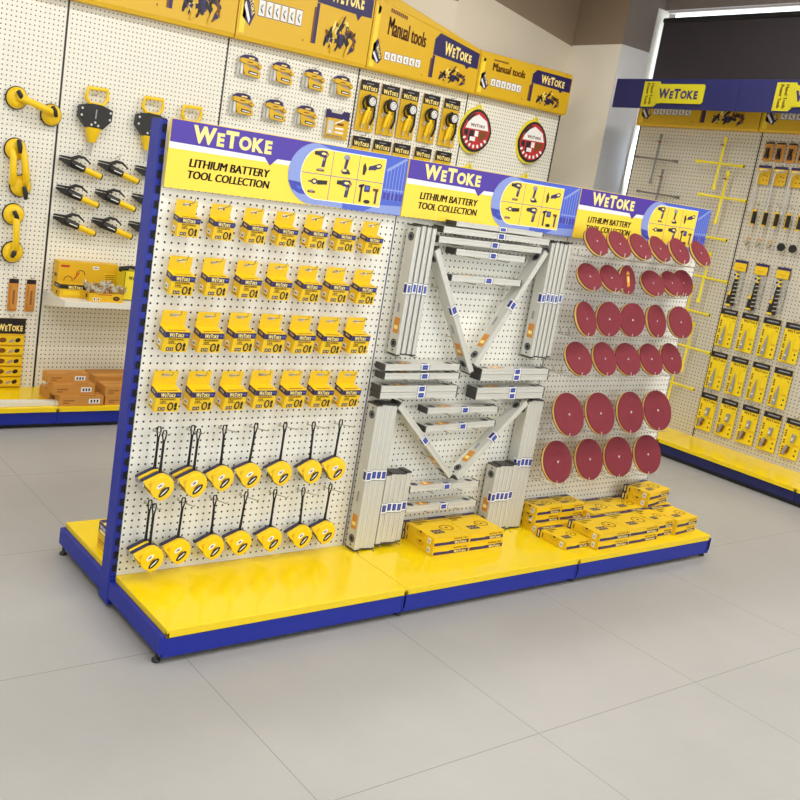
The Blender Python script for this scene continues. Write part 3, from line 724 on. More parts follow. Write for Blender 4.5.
def pile_of_tools(m, fr, u0, u1, v0, v1, e):
    """the printed heap of hand tools"""
    rnd = random.Random(5); w, h = u1 - u0, v1 - v0
    for i in range(64):
        t = rnd.random(); cu = u0 + w * (0.1 + 0.8 * t); hh = h * (0.45 + 0.55 * (1 - abs(2 * t - 1)))
        cv = v0 + hh * rnd.random() * 0.85; a = rnd.uniform(-1.2, 1.2); l, b = w * rnd.uniform(0.06, 0.13), w * rnd.uniform(0.02, 0.045)
        mt = rnd.choice(['print_black', 'print_black', 'print_navy', 'print_gold', 'print_cream', 'print_brown'])
        m.ell(fr, cu, cv, l, b, mt, e + i * 0.00012, a, n=8)
def manual_sign(parent, place, width, name='header_sign', grow=None):
    """place maps sign coordinates (u along, depth towards the room, v up) to the world; v 0 = lower edge, height 0.305"""
    m = MB(place); H = 0.305; k = width / 0.985; e = 0.0005
    pts = [(0, 0), (0.055, 0), (0.062, 0.012), (0.062, H - 0.035), (0.048, H - 0.004), (0.040, H), (0, H)]
    fr = (Vector((0.004, 0, 0)), Vector((0, -1, 0)), Vector((0, 0, 1)))    # outline in (depth, up)
    vs = [(u, -d, v) for u in (0.004, width - 0.004) for d, v in pts]; n = len(pts)
    m.add(vs, [(i, i + n, (i + 1) % n + n, (i + 1) % n) for i in range(n)], 'print_gold'); m.add(vs[:n], [tuple(range(n))], 'print_gold'); m.add(vs[n:], [tuple(reversed(range(n)))], 'print_gold')
    F = front(0, -0.062, 0)
    m.rect(F, 0.02, 0.056, 0.02, H - 0.05, 'print_yellow', e)
    [m.rect(F, (0.135 + 0.0165 * i) * k, (0.149 + 0.0165 * i) * k, 0.253, 0.265, 'print_brown', e) for i in range(9)]
    m.text(F, 'Manual tools', 0.132 * k, 0.470 * k, 0.186, 0.240, 'print_brown', e, 0.5)
    m.rect(F, 0.135 * k, 0.47 * k, 0.166, 0.168, 'carton_gold', e); m.rect(F, 0.135 * k, 0.43 * k, 0.150, 0.152, 'carton_gold', e)
    for i in range(6):
        u = (0.135 + 0.0535 * i) * k; m.rect(F, u, u + 0.047 * k, 0.082, 0.134, 'print_navy', e); m.rect(F, u + 0.002, u + 0.045 * k, 0.084, 0.132, 'print_white', 2 * e)
        a = u + 0.0235 * k; m.ell(F, a, 0.114, 0.010, 0.004, 'print_grey', 3 * e, 0.6, n=8); m.ell(F, a, 0.100, 0.013, 0.0035, 'print_black', 3 * e, -0.7, n=8)
    m.rect(F, 0.135 * k, 0.47 * k, 0.050, 0.052, 'carton_gold', e); m.ell(F, 0.475 * k, 0.042, 0.004, 0.004, 'print_black', e, n=8)
    m.poly(F, [(0.034, 0.150), (0.034, 0.070), (0.090, 0.045), (0.118, 0.085), (0.066, 0.168)], 'print_navy', e)
    m.poly(F, [(0.038, 0.105), (0.048, 0.120), (0.088, 0.064), (0.080, 0.052)], 'print_white', 2 * e)
    a = 1.02; U = Vector((math.cos(-a), 0, math.sin(-a))); Vv = Vector((math.sin(a), 0, math.cos(a)))
    m.text((Vector((0.058, -0.062, 0.142)), U, Vv), 'LOGO', 0, 0.075, 0, 0.022, 'print_cream', 2 * e)
    m.poly(F, [(0.034, H - 0.05), (0.034, H - 0.075), (0.056, H - 0.066), (0.056, H - 0.05)], 'print_navy', e)
    m.poly(F, [(0.545 * k, 0.172), (0.845 * k, 0.166), (0.868 * k, 0.146), (0.892 * k, 0.166), (0.972 * k, 0.166), (0.972 * k, H - 0.036), (0.585 * k, H - 0.036), (0.545 * k, 0.235)], 'print_navy', e)
    m.text(F, 'LOGO', 0.640 * k, 0.900 * k, 0.186, 0.246, 'print_cream', 2 * e)
    m.rect(F, 0.545 * k, 0.568 * k, 0.040, 0.17, 'print_navy', e); m.rect(F, 0.530 * k, 0.545 * k, 0.040, 0.155, 'print_brown', e)
    pile_of_tools(m, F, 0.610 * k, 0.880 * k, 0.040, 0.160, 2 * e)
    if grow:
        P = m.M.inverted(); out = []
        for v in m.v:
            l = P @ Vector(v); t = min(1, max(0, l.x / width)); l.z = grow(t, l.z); out.append(tuple(m.M @ l))
        m.v = out
    m.build(name, parent)
# the sign boards get taller towards the left end of the wall
tall = lambda t, v: v * 1.85
taper = lambda t, v: v if v < 0.14 else 0.14 + (v - 0.14) * (1 + 1.3 * (1 - t))
for k in range(NB): manual_sign(B, Matrix.Translation((xs[k], YW, 2.25)), BW, grow=tall if k < 4 else (taper if k == 4 else None))
# one white shelf board
m = MB(); sx0, sx1 = xs[2] + 0.012, xs[3] - 0.012
m.box(sx0, sx1, 2.055, YW - 0.002, 0.668, 0.686, 'white_steel'); m.box(sx0, sx1, 2.055, 2.067, 0.655, 0.670, 'white_steel')
bs = m.build('shelf_board', B, 0.0015)
for x in (sx0 - 0.003, sx1):
    q = MB(); q.prism((Vector((x, 0, 0)), Vector((0, 1, 0)), Vector((0, 0, 1))), [(2.06, 0.655), (2.06, 0.690), (YW, 0.690), (YW, 0.600)], 0, 0.003, 'white_steel'); q.build('bracket', bs)

# suction lifters, far left
def suction(name, label, pts_cups, r, bars, levers):
    t = thing('suction_lifter', label, 'suction lifter', (pts_cups[0][0], YW - 0.02, pts_cups[0][1]), (0, 0, 0), 'suction lifters on the back wall')
    O = Vector(t.location); L = lambda x, y, z: Vector((x, y, z)) - O
    for x, z in pts_cups:
        m = MB(); F = (L(x, YW - 0.012, z), Vector((1, 0, 0)), Vector((0, 0, 1)))
        m.lathe(F, [(r * 1.06, 0), (r * 1.09, 0.005), (r * 1.0, 0.014)], 'black_rubber', 28, True); m.build('rubber_pad', t)
        m = MB(); m.lathe(F, [(r, 0.010), (r * 0.99, 0.018), (r * 0.75, 0.032), (r * 0.55, 0.036), (0, 0.036)], 'tape_yellow', 28, True); m.build('cup', t)
    m = MB()
    for (xa, za, xb, zb, d) in bars:
        a, b = L(xa, YW - 0.045, za), L(xb, YW - 0.045, zb); o = Vector((0, -d, 0))
        m.tube([a, a * 0.85 + b * 0.15 + o, a * 0.15 + b * 0.85 + o, b], 0.019, 'tape_yellow', 10)
    m.build('handle', t)
    for (xa, za, xb, zb) in levers:
        m = MB(); m.tube([L(xa, YW - 0.060, za), L((xa + xb) / 2, YW - 0.072, (za + zb) / 2), L(xb, YW - 0.066, zb)], [0.012, 0.014, 0.010], 'black_plastic', 8); m.build('lever', t)
suction('a', 'yellow two-cup suction lifter slanting at the top of the far left bay', [(0.270, 1.705), (0.462, 1.645)], 0.056, [(0.270, 1.710, 0.462, 1.655, 0.03)], [(0.452, 1.690, 0.475, 1.640), (0.262, 1.74, 0.285, 1.70)])
suction('b', 'yellow suction lifter with double handle bars hanging upright in the far left bay', [(0.285, 1.440), (0.330, 1.250)], 0.056, [(0.262, 1.430, 0.275, 1.262, 0.022), (0.315, 1.440, 0.348, 1.270, 0.022)], [(0.288, 1.490, 0.298, 1.425), (0.338, 1.250, 0.350, 1.185)])
suction('c', 'yellow suction lifter hanging lowest in the far left bay', [(0.305, 1.095), (0.318, 0.890)], 0.056, [(0.306, 1.09, 0.318, 0.90, 0.03)], [(0.296, 1.115, 0.318, 1.060), (0.318, 0.905, 0.302, 0.868)])

# hand tools with loop handle, black body and silver tip
def proto_grip():
    t = thing('rivet_tool', 'x', 'hand tool'); F = front(0, -0.015, 0)
    m = MB()
    m.tube([(-0.035, -0.03, 0.075), (-0.062, -0.03, 0.105), (-0.055, -0.03, 0.158), (0.055, -0.03, 0.165), (0.062, -0.03, 0.118), (0.040, -0.03, 0.078), (-0.035, -0.03, 0.075)], 0.011, 'tape_yellow', 8); m.build('loop_handle', t)
    m = MB(); m.prism(F, [(-0.045, -0.055), (0.045, -0.055), (0.095, 0.0), (0.095, 0.060), (0.03, 0.078), (-0.03, 0.078), (-0.095, 0.060), (-0.095, 0.0)], 0, 0.035, 'black_plastic'); b = m.build('body', t, 0.004)
    m = MB()
    for x, z in ((-0.082, 0.045), (-0.082, 0.008), (0.082, 0.045), (0.082, 0.008), (-0.02, -0.035), (0.02, -0.035), (0, -0.02)):
        m.lathe((Vector((x, -0.050, z)), Vector((1, 0, 0)), Vector((0, 0, 1))), [(0.007, 0), (0.006, 0.004), (0, 0.004)], 'chrome', 10)
    m.rect(front(0, -0.0502, 0), -0.004, 0.004, 0.0, 0.05, 'print_grey', 0.0004); m.build('bolt', b)
    m = MB(); m.tube([(0, -0.032, -0.050), (0, -0.032, -0.070), (0, -0.032, -0.130)], [0.046, 0.042, 0.021], 'tape_yellow', 14); m.build('cone', t)
    m = MB(); m.tube([(0, -0.032, -0.130), (0, -0.032, -0.140), (0, -0.032, -0.195)], [0.014, 0.011, 0.009], 'chrome', 10); m.build('tip', t)
    return Kind(t)
kg = proto_grip()
for i, (x, z) in enumerate(((0.702, 1.662), (1.040, 1.664), (1.290, 1.656))):
    kg.put((x, YW, z), (0, math.radians(2), 0), 'yellow and black hand tool with loop handle, %s in the upper second bay' % nth(i, 3), 'loop handled tools on the back wall'); HK_card.put(B, (x, YW, z + 0.126))

# electrode holders 3 x 3
def proto_clamp():
    t = thing('electrode_holder', 'x', 'clamp')
    m = MB(); m.tube([(0.0, -0.04, 0), (0.105, -0.04, 0)], [0.0175, 0.0165], 'tape_yellow', 12); m.tube([(0.105, -0.04, 0), (0.112, -0.04, 0)], 0.0175, 'black_rubber', 12); m.build('grip', t)
    m = MB(); m.tube([(-0.085, -0.04, 0.0), (-0.06, -0.04, 0.0), (0.002, -0.04, 0)], [0.022, 0.023, 0.020], 'black_plastic', 10)
    m.prism(front(0, -0.028, 0), [(-0.150, -0.008), (-0.085, -0.022), (-0.080, 0.018), (-0.150, 0.004)], 0, 0.024, 'black_plastic')
    m.prism(front(0, -0.028, 0), [(-0.152, 0.008), (-0.080, 0.020), (-0.050, 0.038), (-0.075, 0.036), (-0.150, 0.018)], 0, 0.024, 'black_plastic'); m.rect(front(0, -0.0635, 0), -0.060, -0.010, -0.004, 0.001, 'print_white', 0.001); m.build('jaws', t)
    m = MB(); m.tube([(-0.085, -0.04, 0.025), (-0.055, -0.04, 0.052), (-0.02, -0.04, 0.058), (0.025, -0.04, 0.042)], [0.010, 0.009, 0.007, 0.004], 'black_plastic', 8); m.build('lever', t)
    return Kind(t)
kc = proto_clamp()
for ri, z in enumerate((1.382, 1.222, 1.062)):
    for ci in range(3):
        x = 0.668 + ci * 0.2255 - 0.002 * ri
        kc.put((x, YW, z), (0, math.radians(17), 0), 'black electrode holder with yellow grip, %s in the %s row' % (('left one', 'middle one', 'right one by the blue post')[ci], ('upper', 'middle', 'lower')[ri]), 'electrode holders on the back wall'); HK_card.put(B, (x - 0.02, YW, z + 0.090))

# goods on the white shelf
SH = 0.6865
def simple_box(name, label, cat, w, d, h, loc, yaw, col, deco, group=None):
    t = thing(name, label, cat, loc, (0, 0, math.radians(yaw)), group); m = MB(); m.box(0, w, 0, d, 0, h, col); deco(m, w, d, h); m.build('carton', t); return t
e = 0.0004
def deco_big(m, w, d, h):
    F = front(0, 0, 0); m.rect(F, 0.012, 0.062, h - 0.03, h - 0.018, 'red_print', e)
    for u, v in ((0.10, 0.62), (0.03, 0.42)):
        m.ring(F, u + 0.03, h * v, 0.022, 0.027, 'print_brown', e, 20); m.rect(F, u, u + 0.06, h * v - 0.03, h * v - 0.002, 'carton_gold', 2 * e)
    m.poly(F, [(0.09, h * .48), (0.096, h * .45), (0.125, h * .68), (0.119, h * .70)], 'red_print', 3 * e); m.rect(F, 0.20, 0.235, h - 0.035, h - 0.016, 'print_white', e); m.rect(F, 0.206, 0.229, h - 0.030, h - 0.022, 'print_grey', 2 * e)
    m.rect(F, 0.27, 0.34, h * 0.35, h * 0.72, 'carton_yellow', e)
    for i in range(5): m.rect(F, 0.275, 0.335, h * (0.40 + 0.06 * i), h * (0.42 + 0.06 * i), 'print_brown', 2 * e)
    S = side(0, d, 0); m.rect(S, d * 0.25, d * 0.75, h * 0.5, h * 0.62, 'print_brown', e)
simple_box('hardware_box', 'large yellow carton with red arcs at the back of the white shelf', 'box', 0.352, 0.080, 0.180, (0.560, 2.300, SH), 0, 'carton_gold', deco_big)
def deco_low(m, w, d, h):
    F = front(0, 0, 0); m.rect(F, 0, w, h * 0.66, h, 'print_black', e); m.text(F, 'LOGO', w * 0.30, w * 0.85, h * 0.68, h * 0.92, 'print_cream', 2 * e); m.rect(F, 0.02, w * 0.75, h * 0.2, h * 0.5, 'carton_yellow', e)
    S = side(0, d, 0); m.rect(S, 0, d, h * 0.66, h, 'print_black', e); m.ell(S, d * 0.5, h * 0.3, 0.012, 0.010, 'print_black', e, n=12); m.rect(S, d * .2, d * .7, h * .74, h * .88, 'print_grey', 2 * e)
simple_box('hardware_box', 'low yellow carton with black upper band, left end of the white shelf', 'box', 0.15, 0.105, 0.072, (0.532, 2.178, SH), -3, 'carton_gold', deco_low)
def deco_tray(m, w, d, h):
    F = front(0, 0, 0); m.ell(F, w * 0.80, h * 0.5, 0.020, 0.013, 'print_black', e, n=14); m.ell(F, w * 0.80, h * 0.5, 0.013, 0.008, 'print_brown', 2 * e, n=14)
    for u in (0.02, 0.042): m.rect(F, u, u + 0.016, 0.006, 0.022, 'print_white', e); m.rect(F, u + 0.004, u + 0.012, 0.009, 0.019, 'print_black', 2 * e)
    m.rect(F, 0.05, w * 0.66, h * 0.86, h * 0.95, 'red_print', e); S = side(0, d, 0); m.ell(S, d * 0.45, h * 0.55, 0.013, 0.013, 'print_black', e, n=12)
simple_box('hardware_box', 'low yellow carton under the metal chain at the front of the white shelf', 'box', 0.192, 0.09, 0.045, (0.668, 2.085, SH), -3, 'carton_gold', deco_tray)
t = thing('metal_chain', 'tangled heap of pale metal chain lying on the low yellow cartons', 'chain', (0.775, 2.14, SH + 0.046))
m = MB(); rn = random.Random(3)
for i in range(150):
    a = rn.uniform(0, 2 * PI); q = math.sqrt(rn.random()); x = 0.135 * q * math.cos(a); y = 0.045 * q * math.sin(a)
    hmax = 0.050 * (1 - q * q) + 0.006; z = 0.007 + hmax * rn.random()
    if x < -0.105: z += 0.028
    ax = Vector((rn.uniform(-1, 1), rn.uniform(-1, 1), rn.uniform(-1, 1))).normalized(); bx = ax.orthogonal().normalized()
    c0 = Vector((x, y, z)); pts = [c0 + ax * (0.013 * math.cos(k * PI / 4)) + bx * (0.007 * math.sin(k * PI / 4)) for k in range(9)]
    for p in pts: p.z = max(p.z, 0.002)
    m.tube(pts, 0.0022, ('steel_wire', 'white_wire', 'white_wire', 'kraft_dark')[i % 4], 5, False)
m.build('links', t)
t = thing('welder_case', 'bright yellow upright case with black handle and cable beside the blue post', 'case', (0.900, 2.17, SH))
m = MB(); m.box(0, 0.20, 0, 0.11, 0, 0.165, 'lemon'); F = front(0, 0, 0); m.text(F, 'LOGO', 0.025, 0.110, 0.118, 0.140, 'print_black', e); m.rect(F, 0.0, 0.004, 0, 0.165, 'print_black', e); m.rect(F, 0, 0.2, 0, 0.005, 'print_black', e); m.build('shell', t, 0.004)
m = MB(); m.tube([(-0.012, 0.05, 0.172), (0.02, 0.02, 0.178), (0.05, 0.05, 0.186), (0.09, 0.03, 0.176), (0.13, 0.06, 0.190), (0.17, 0.03, 0.184), (0.16, 0.07, 0.178), (0.06, 0.08, 0.180), (-0.005, 0.07, 0.174), (-0.018, 0.03, 0.166)], 0.009, 'black_rubber', 8); m.build('cable', t)
m = MB(); m.tube([(0.03, 0.055, 0.163), (0.04, 0.055, 0.185), (0.15, 0.055, 0.185), (0.16, 0.055, 0.163)], 0.007, 'black_plastic', 8); m.build('handle', t)

# card strip and orange packs in the far left bay
t = thing('display_strip_card', 'tall hanging card strip with black printed top and five yellow cells, far left bay', 'display card', (0.345, YW - 0.012, 0.122))
m = MB(); m.box(-0.085, 0.085, 0, 0.004, 0, 0.398, 'carton_gold'); F = front(0, 0, 0); m.rect(F, -0.085, 0.085, 0.310, 0.398, 'print_black', e); m.text(F, 'LOGO', -0.07, 0.07, 0.325, 0.365, 'print_cream', 2 * e); m.build('card', t)
for i in range(5):
    q = MB(); z = 0.010 + i * 0.060; q.box(-0.080, 0.080, -0.012, -0.0005, z, z + 0.050, 'carton_yellow'); Fq = front(0, -0.012, z)
    q.ell(Fq, 0.045, 0.026, 0.016, 0.012, 'print_black', e, 0.4, n=12); q.ell(Fq, 0.010, 0.022, 0.018, 0.007, 'print_grey', e, 0.5, n=10); q.ell(Fq, -0.04, 0.026, 0.022, 0.014, 'print_brown', e, n=12); q.build('pack', t)
HK_card.put(B, (0.345, YW, 0.526))
def proto_orange():
    t = thing('blade_pack', 'x', 'blister pack'); m = MB(); m.box(-0.026, 0.026, 0, 0.004, 0, 0.180, 'print_orange'); F = front(0, 0, 0); m.rect(F, -0.026, 0.026, 0.155, 0.18, 'print_black', e); m.build('card', t)
    m = MB(); m.box(-0.016, 0.016, -0.012, -0.0005, 0.012, 0.145, 'kraft'); m.rect(front(0, -0.012, 0), -0.006, 0.006, 0.04, 0.12, 'kraft_dark', e); m.build('blister', t); return Kind(t)
ko = proto_orange()
for i, x in enumerate((0.344, 0.442)):
    ko.put((x, YW - 0.012, 0.562), (0, 0, 0), 'narrow orange blister pack, %s of the two over the card strip' % ('left', 'right')[i], 'orange blister packs'); HK_card.put(B, (x, YW, 0.748))

# cardboard boxes and the white pack on the back base shelf
BH0 = HS + 0.0035
def deco_kraft(m, w, d, h):
    F = front(0, 0, 0); m.rect(F, w * 0.66, w * 0.92, h * 0.25, h * 0.72, 'print_white', e)
    for i in range(3): m.rect(F, w * (0.70 + 0.07 * i), w * (0.74 + 0.07 * i), h * 0.34, h * 0.62, 'print_black', 2 * e)
    m.rect(F, w * 0.08, w * 0.34, h * 0.48, h * 0.60, 'kraft_dark', e); m.rect(F, w * 0.08, w * 0.22, h * 0.24, h * 0.36, 'kraft_dark', e)
    T = top(0, 0, h); m.rect(T, 0, w, d * 0.48, d * 0.52, 'kraft_dark', e); m.rect(T, w * .45, w * .85, 0.006, 0.016, 'kraft_dark', e)
kr = 'brown cardboard boxes on the back base shelf'
def kraft(w, d, h, x, y, z, yaw, label): simple_box('cardboard_box', 'flat brown cardboard box ' + label, 'box', w, d, h, (x, y, z), yaw, 'kraft', deco_kraft, kr)
kraft(0.250, 0.085, 0.056, 0.520, 1.990, BH0, -1, 'with white sticker, lowest of the left stack of three')
kraft(0.240, 0.150, 0.054, 0.500, 2.095, BH0, 2, 'behind the left stack, showing only its end')
kraft(0.235, 0.095, 0.058, 0.490, 2.015, BH0 + 0.0565, 0, 'with white sticker, in the middle of the left stack')
kraft(0.232, 0.085, 0.052, 0.464, 2.050, BH0 + 0.115, 0, 'with white sticker, on top of the left stack')
kraft(0.250, 0.12, 0.050, 0.785, 1.995, BH0, 0, 'lowest of the stack behind the blue post')
kraft(0.245, 0.12, 0.056, 0.780, 2.000, BH0 + 0.0505, 0, 'with white sticker, upper front one behind the blue post')
kraft(0.300, 0.16, 0.125, 0.775, 2.150, BH0, 0, 'standing tallest at the panel behind the blue post')
t = thing('saw_blade_pack', 'long white pack with a jagged end lying on the yellow back shelf', 'pack', (0.14, 2.02, BH0))
m = MB(); m.prism((Vector((0, 0, 0)), Vector((1, 0, 0)), Vector((0, 1, 0))), [(-0.25, -0.035), (0.33, -0.012), (0.350, -0.022), (0.365, -0.010), (0.378, -0.020), (0.392, -0.006), (0.400, 0.014), (0.385, 0.030), (-0.25, 0.065)], 0.0005, 0.022, 'white_steel'); m.build('sleeve', t)

# staplers
def proto_stapler():
    t = thing('staple_gun', 'x', 'staple gun')
    m = MB(); F = front(0, -0.002, 0); m.prism(F, [(-0.078, -0.062), (0.072, -0.062), (0.078, 0.03), (0.06, 0.058), (0.02, 0.070), (-0.04, 0.066), (-0.074, 0.048)], 0, 0.002, 'clear_shell'); c = m.build('blister_card', t)
    m = MB(); m.prism(F, [(-0.070, 0.036), (0.060, 0.036), (0.050, 0.058), (0.015, 0.067), (-0.040, 0.063), (-0.070, 0.046)], 0.002, 0.006, 'print_navy'); m.rect(F, -0.01, 0.03, 0.044, 0.052, 'print_cream', 0.0065); m.build('header_card', t)
    m = MB(); m.prism(F, [(-0.070, 0.016), (-0.020, 0.008), (0.040, 0.012), (0.072, -0.006), (0.078, 0.010), (0.040, 0.034), (-0.060, 0.042), (-0.074, 0.034)], 0.002, 0.026, 'print_gold'); m.rect(F, -0.03, 0.01, 0.020, 0.026, 'print_brown', 0.0265); m.ell(F, 0.05, 0.016, 0.006, 0.004, 'print_brown', 0.0265, n=8); m.build('lever', t, 0.002)
    m = MB(); o = [(-0.030, -0.052), (0.072, -0.058), (0.074, -0.030), (0.050, -0.012), (-0.010, -0.004), (-0.034, 0.012), (-0.050, 0.004), (-0.044, -0.030)]
    m.prism(F, o, 0.002, 0.022, 'print_gold'); m.poly(F, [(-0.012, -0.042), (0.056, -0.046), (0.058, -0.030), (-0.010, -0.024)], 'print_black', 0.0225); m.poly(F, [(-0.004, -0.038), (0.050, -0.042), (0.051, -0.036), (-0.002, -0.031)], 'print_white', 0.023); m.build('body', t, 0.002)
    m = MB(); m.prism(F, [(-0.064, -0.050), (-0.046, -0.052), (-0.048, 0.006), (-0.062, 0.012)], 0.002, 0.018, 'chrome'); m.build('magazine', t)
    return Kind(t)
ks = proto_stapler()
for ri, (z, lst) in enumerate(((2.112, (1.565, 1.800, 2.040, 2.265)), (1.885, (1.548, 1.785, 2.020)))):
    for i, x in enumerate(lst):
        x += 0.078
        ks.put((x, YW - 0.014, z), (0, 0, 0), 'yellow staple gun in a clear pack, %s in the %s staple gun row' % (nth(i, len(lst)), ('upper', 'lower')[ri]), 'staple guns on the back wall'); HK_card.put(B, (x + 0.01, YW, z + 0.076))
for x in (1.62, 1.86, 2.10, 2.34): HK_card.put(B, (x, YW, 1.71))
t = thing('stapler_set', 'square tool set pack with navy top and white cutouts beside the staple guns', 'blister pack', (2.352, YW - 0.014, 1.782))
m = MB(); m.box(-0.096, 0.096, 0, 0.004, 0, 0.178, 'clear_shell'); F = front(0, 0, 0)
m.poly(F, [(-0.096, 0.120), (-0.02, 0.128), (0.096, 0.120), (0.096, 0.178), (0.045, 0.178), (0.030, 0.160), (-0.050, 0.160), (-0.060, 0.178), (-0.096, 0.178)], 'print_navy', e); m.rect(F, -0.096, 0.096, 0.0, 0.012, 'print_gold', e); m.rect(F, 0.068, 0.096, 0.012, 0.12, 'print_gold', e); m.build('card', t)
m = MB(); m.box(-0.086, 0.060, -0.016, -0.0008, 0.020, 0.125, 'print_gold'); Fq = front(0, -0.016, 0); m.rect(Fq, -0.080, -0.035, 0.028, 0.110, 'clear_shell', e); m.rect(Fq, -0.020, 0.050, 0.034, 0.046, 'print_white', e); m.rect(Fq, -0.020, 0.050, 0.060, 0.072, 'print_white', e); m.poly(Fq, [(-0.03, 0.095), (0.04, 0.13), (0.045, 0.122), (-0.025, 0.088)], 'print_white', 2 * e); m.ell(Fq, -0.06, 0.040, 0.010, 0.010, 'print_white', 2 * e, n=10); m.rect(Fq, -0.01, 0.045, 0.085, 0.100, 'print_brown', e); m.build('tray', t)
HK_card.put(B, (2.362, YW, 1.966))

# tyre inflator cards
def proto_gauge():
    t = thing('tyre_inflator', 'x', 'tyre inflator'); m = MB(); w = 0.0755
    m.box(-w, w, 0, 0.004, 0, 0.325, 'print_gold'); F = front(0, 0, 0); m.rect(F, -w, w, 0.258, 0.325, 'print_black', e); m.rect(F, -0.03, 0.03, 0.305, 0.310, 'print_grey', 2 * e); m.text(F, 'LOGO', -0.062, 0.064, 0.264, 0.294, 'print_cream', 3 * e); m.build('card', t)
    m = MB(); pts = [(0.035, -0.015, 0.045), (0.055, -0.018, 0.10), (0.050, -0.020, 0.16), (0.030, -0.02, 0.20), (-0.005, -0.02, 0.235), (-0.040, -0.02, 0.215), (-0.052, -0.02, 0.180), (-0.040, -0.02, 0.150), (-0.01, -0.02, 0.140)]; m.tube(pts, 0.0075, 'black_rubber', 8); m.tube([(0.035, -0.015, 0.045), (0.032, -0.015, 0.020)], 0.006, 'chrome', 8); m.build('hose', t)
    m = MB(); m.lathe((Vector((0.018, -0.006, 0.196)), Vector((1, 0, 0)), Vector((0, 0, 1))), [(0.037, 0), (0.039, 0.004), (0.039, 0.022), (0.028, 0.025)], 'black_plastic', 24); m.ell(front(0, -0.031, 0), 0.018, 0.196, 0.027, 0.027, 'print_white', e); m.ring(front(0, -0.031, 0), 0.018, 0.196, 0.017, 0.020, 'print_grey', 2 * e); m.poly(front(0, -0.031, 0), [(0.008, 0.186), (0.011, 0.184), (0.032, 0.214), (0.030, 0.215)], 'print_black', 3 * e); m.build('dial', t)
    m = MB(); m.tube([(0.005, -0.018, 0.155), (-0.010, -0.018, 0.115), (-0.020, -0.018, 0.07), (-0.028, -0.018, 0.045)], [0.014, 0.016, 0.014, 0.011], 'tape_yellow', 10); m.tube([(0.024, -0.018, 0.135), (0.012, -0.018, 0.095), (0.004, -0.018, 0.06)], [0.007, 0.008, 0.005], 'tape_yellow', 8); m.tube([(0.0, -0.018, 0.135), (0.026, -0.018, 0.125)], 0.008, 'tape_yellow', 8); b = m.build('pistol_body', t)
    m = MB(); m.tube([(-0.028, -0.018, 0.045), (-0.034, -0.018, 0.015)], [0.006, 0.004], 'chrome', 8); m.build('nozzle', t)
    m = MB(); m.tube([(-0.062, -0.014, 0.118), (-0.030, -0.014, 0.152)], 0.0035, 'chrome', 6); m.build('valve_stem', t)
    m = MB(); m.tube([(-0.050, -0.014, 0.110), (-0.018, -0.014, 0.146)], 0.0035, 'chrome', 6); m.build('valve_stem', t)
    return Kind(t)
kga = proto_gauge(); gx = (2.575, 2.755, 2.930, 3.125, 3.318)
for ri, z in enumerate((1.861, 1.500)):
    for i, x in enumerate(gx):
        kga.put((x, YW - 0.014, z), (0, 0, 0), ('tyre inflator with round dial on a yellow card, %s of the upper five' if ri == 0 else 'black-topped inflator card peeking over the display stand sign, %s of five') % nth(i, 5), 'tyre inflator cards' if ri == 0 else 'lower inflator cards'); HK_card.put(B, (x, YW, z + 0.331))

# jump lead bags
def proto_lead():
    t = thing('jump_lead_bag', 'x', 'jump leads'); F = front(0, -0.010, 0); R = 0.150
    egg = lambda k, o=0.0: [(0.92 * k * R * math.sin(2 * PI * i / 28) * (1 - 0.18 * max(0, math.cos(2 * PI * i / 28))), o + k * R * 1.08 * math.cos(2 * PI * i / 28)) for i in range(28)][::-1]
    m = MB(); m.prism(F, [(x - 0.010, z) for x, z in egg(1.0)], 0, 0.022, 'lemon'); m.build('bag_edge', t, 0.004)
    m = MB(); m.prism(F, egg(0.93), 0.022, 0.030, 'print_black'); m.build('bag_face', t)
    m = MB(); k = egg(0.82); m.poly(F, k, 'red_print', 0.0305); m.poly(F, [(-0.095, 0.010), (0.10, 0.010), (0.075, 0.075), (0.0, 0.115), (-0.070, 0.075)], 'print_white', 0.0310); m.text(F, 'LOGO', -0.055, 0.065, 0.025, 0.048, 'print_brown', 0.0315); m.poly(F, [(-0.060, -0.075), (-0.020, -0.085), (-0.015, 0.0), (-0.055, 0.0)], 'print_black', 0.0312); m.poly(F, [(0.028, -0.075), (0.085, -0.04), (0.095, 0.0), (0.026, 0.0)], 'print_brown', 0.0312); m.poly(F, [(-0.100, -0.03), (-0.070, -0.05), (-0.066, 0.0), (-0.100, 0.0)], 'print_black', 0.0312); m.poly(F, [(-0.085, 0.045), (-0.05, 0.085), (-0.02, 0.12), (-0.045, 0.115), (-0.085, 0.075)], 'print_black', 0.0316); m.rect(F, -0.045, 0.0, -0.075, -0.045, 'print_white', 0.0318); m.rect(F, -0.01, 0.02, -0.04, 0.0, 'print_white', 0.0312)
    for i in range(7):
        a = -2.6 + i * 0.33; m.ell(F, 0.105 * math.cos(a), 0.112 * math.sin(a), 0.014, 0.009, 'print_white', 0.0314, a, n=8)
    m.build('label', t)
    m = MB(); m.tube([(-0.055, -0.022, 0.128), (0.0, -0.022, 0.178), (0.010, -0.022, 0.182), (0.030, -0.022, 0.135)], 0.008, 'lemon', 8); m.build('loop', t)
    return Kind(t)
kl = proto_lead()
for ri, z in enumerate((2.008, 1.590)):
    for i, x in enumerate((3.575, 4.172)):
        kl.put((x, YW, z), (0, 0, math.radians(-12)), ('round yellow and red jump lead bag, %s of the two under the rightmost back sign' if ri == 0 else 'yellow looped jump lead bag showing only its top, %s one in the lower row') % ('left', 'right')[i], 'jump lead bags'); HK_card.put(B, (x + 0.012, YW, z + 0.196))

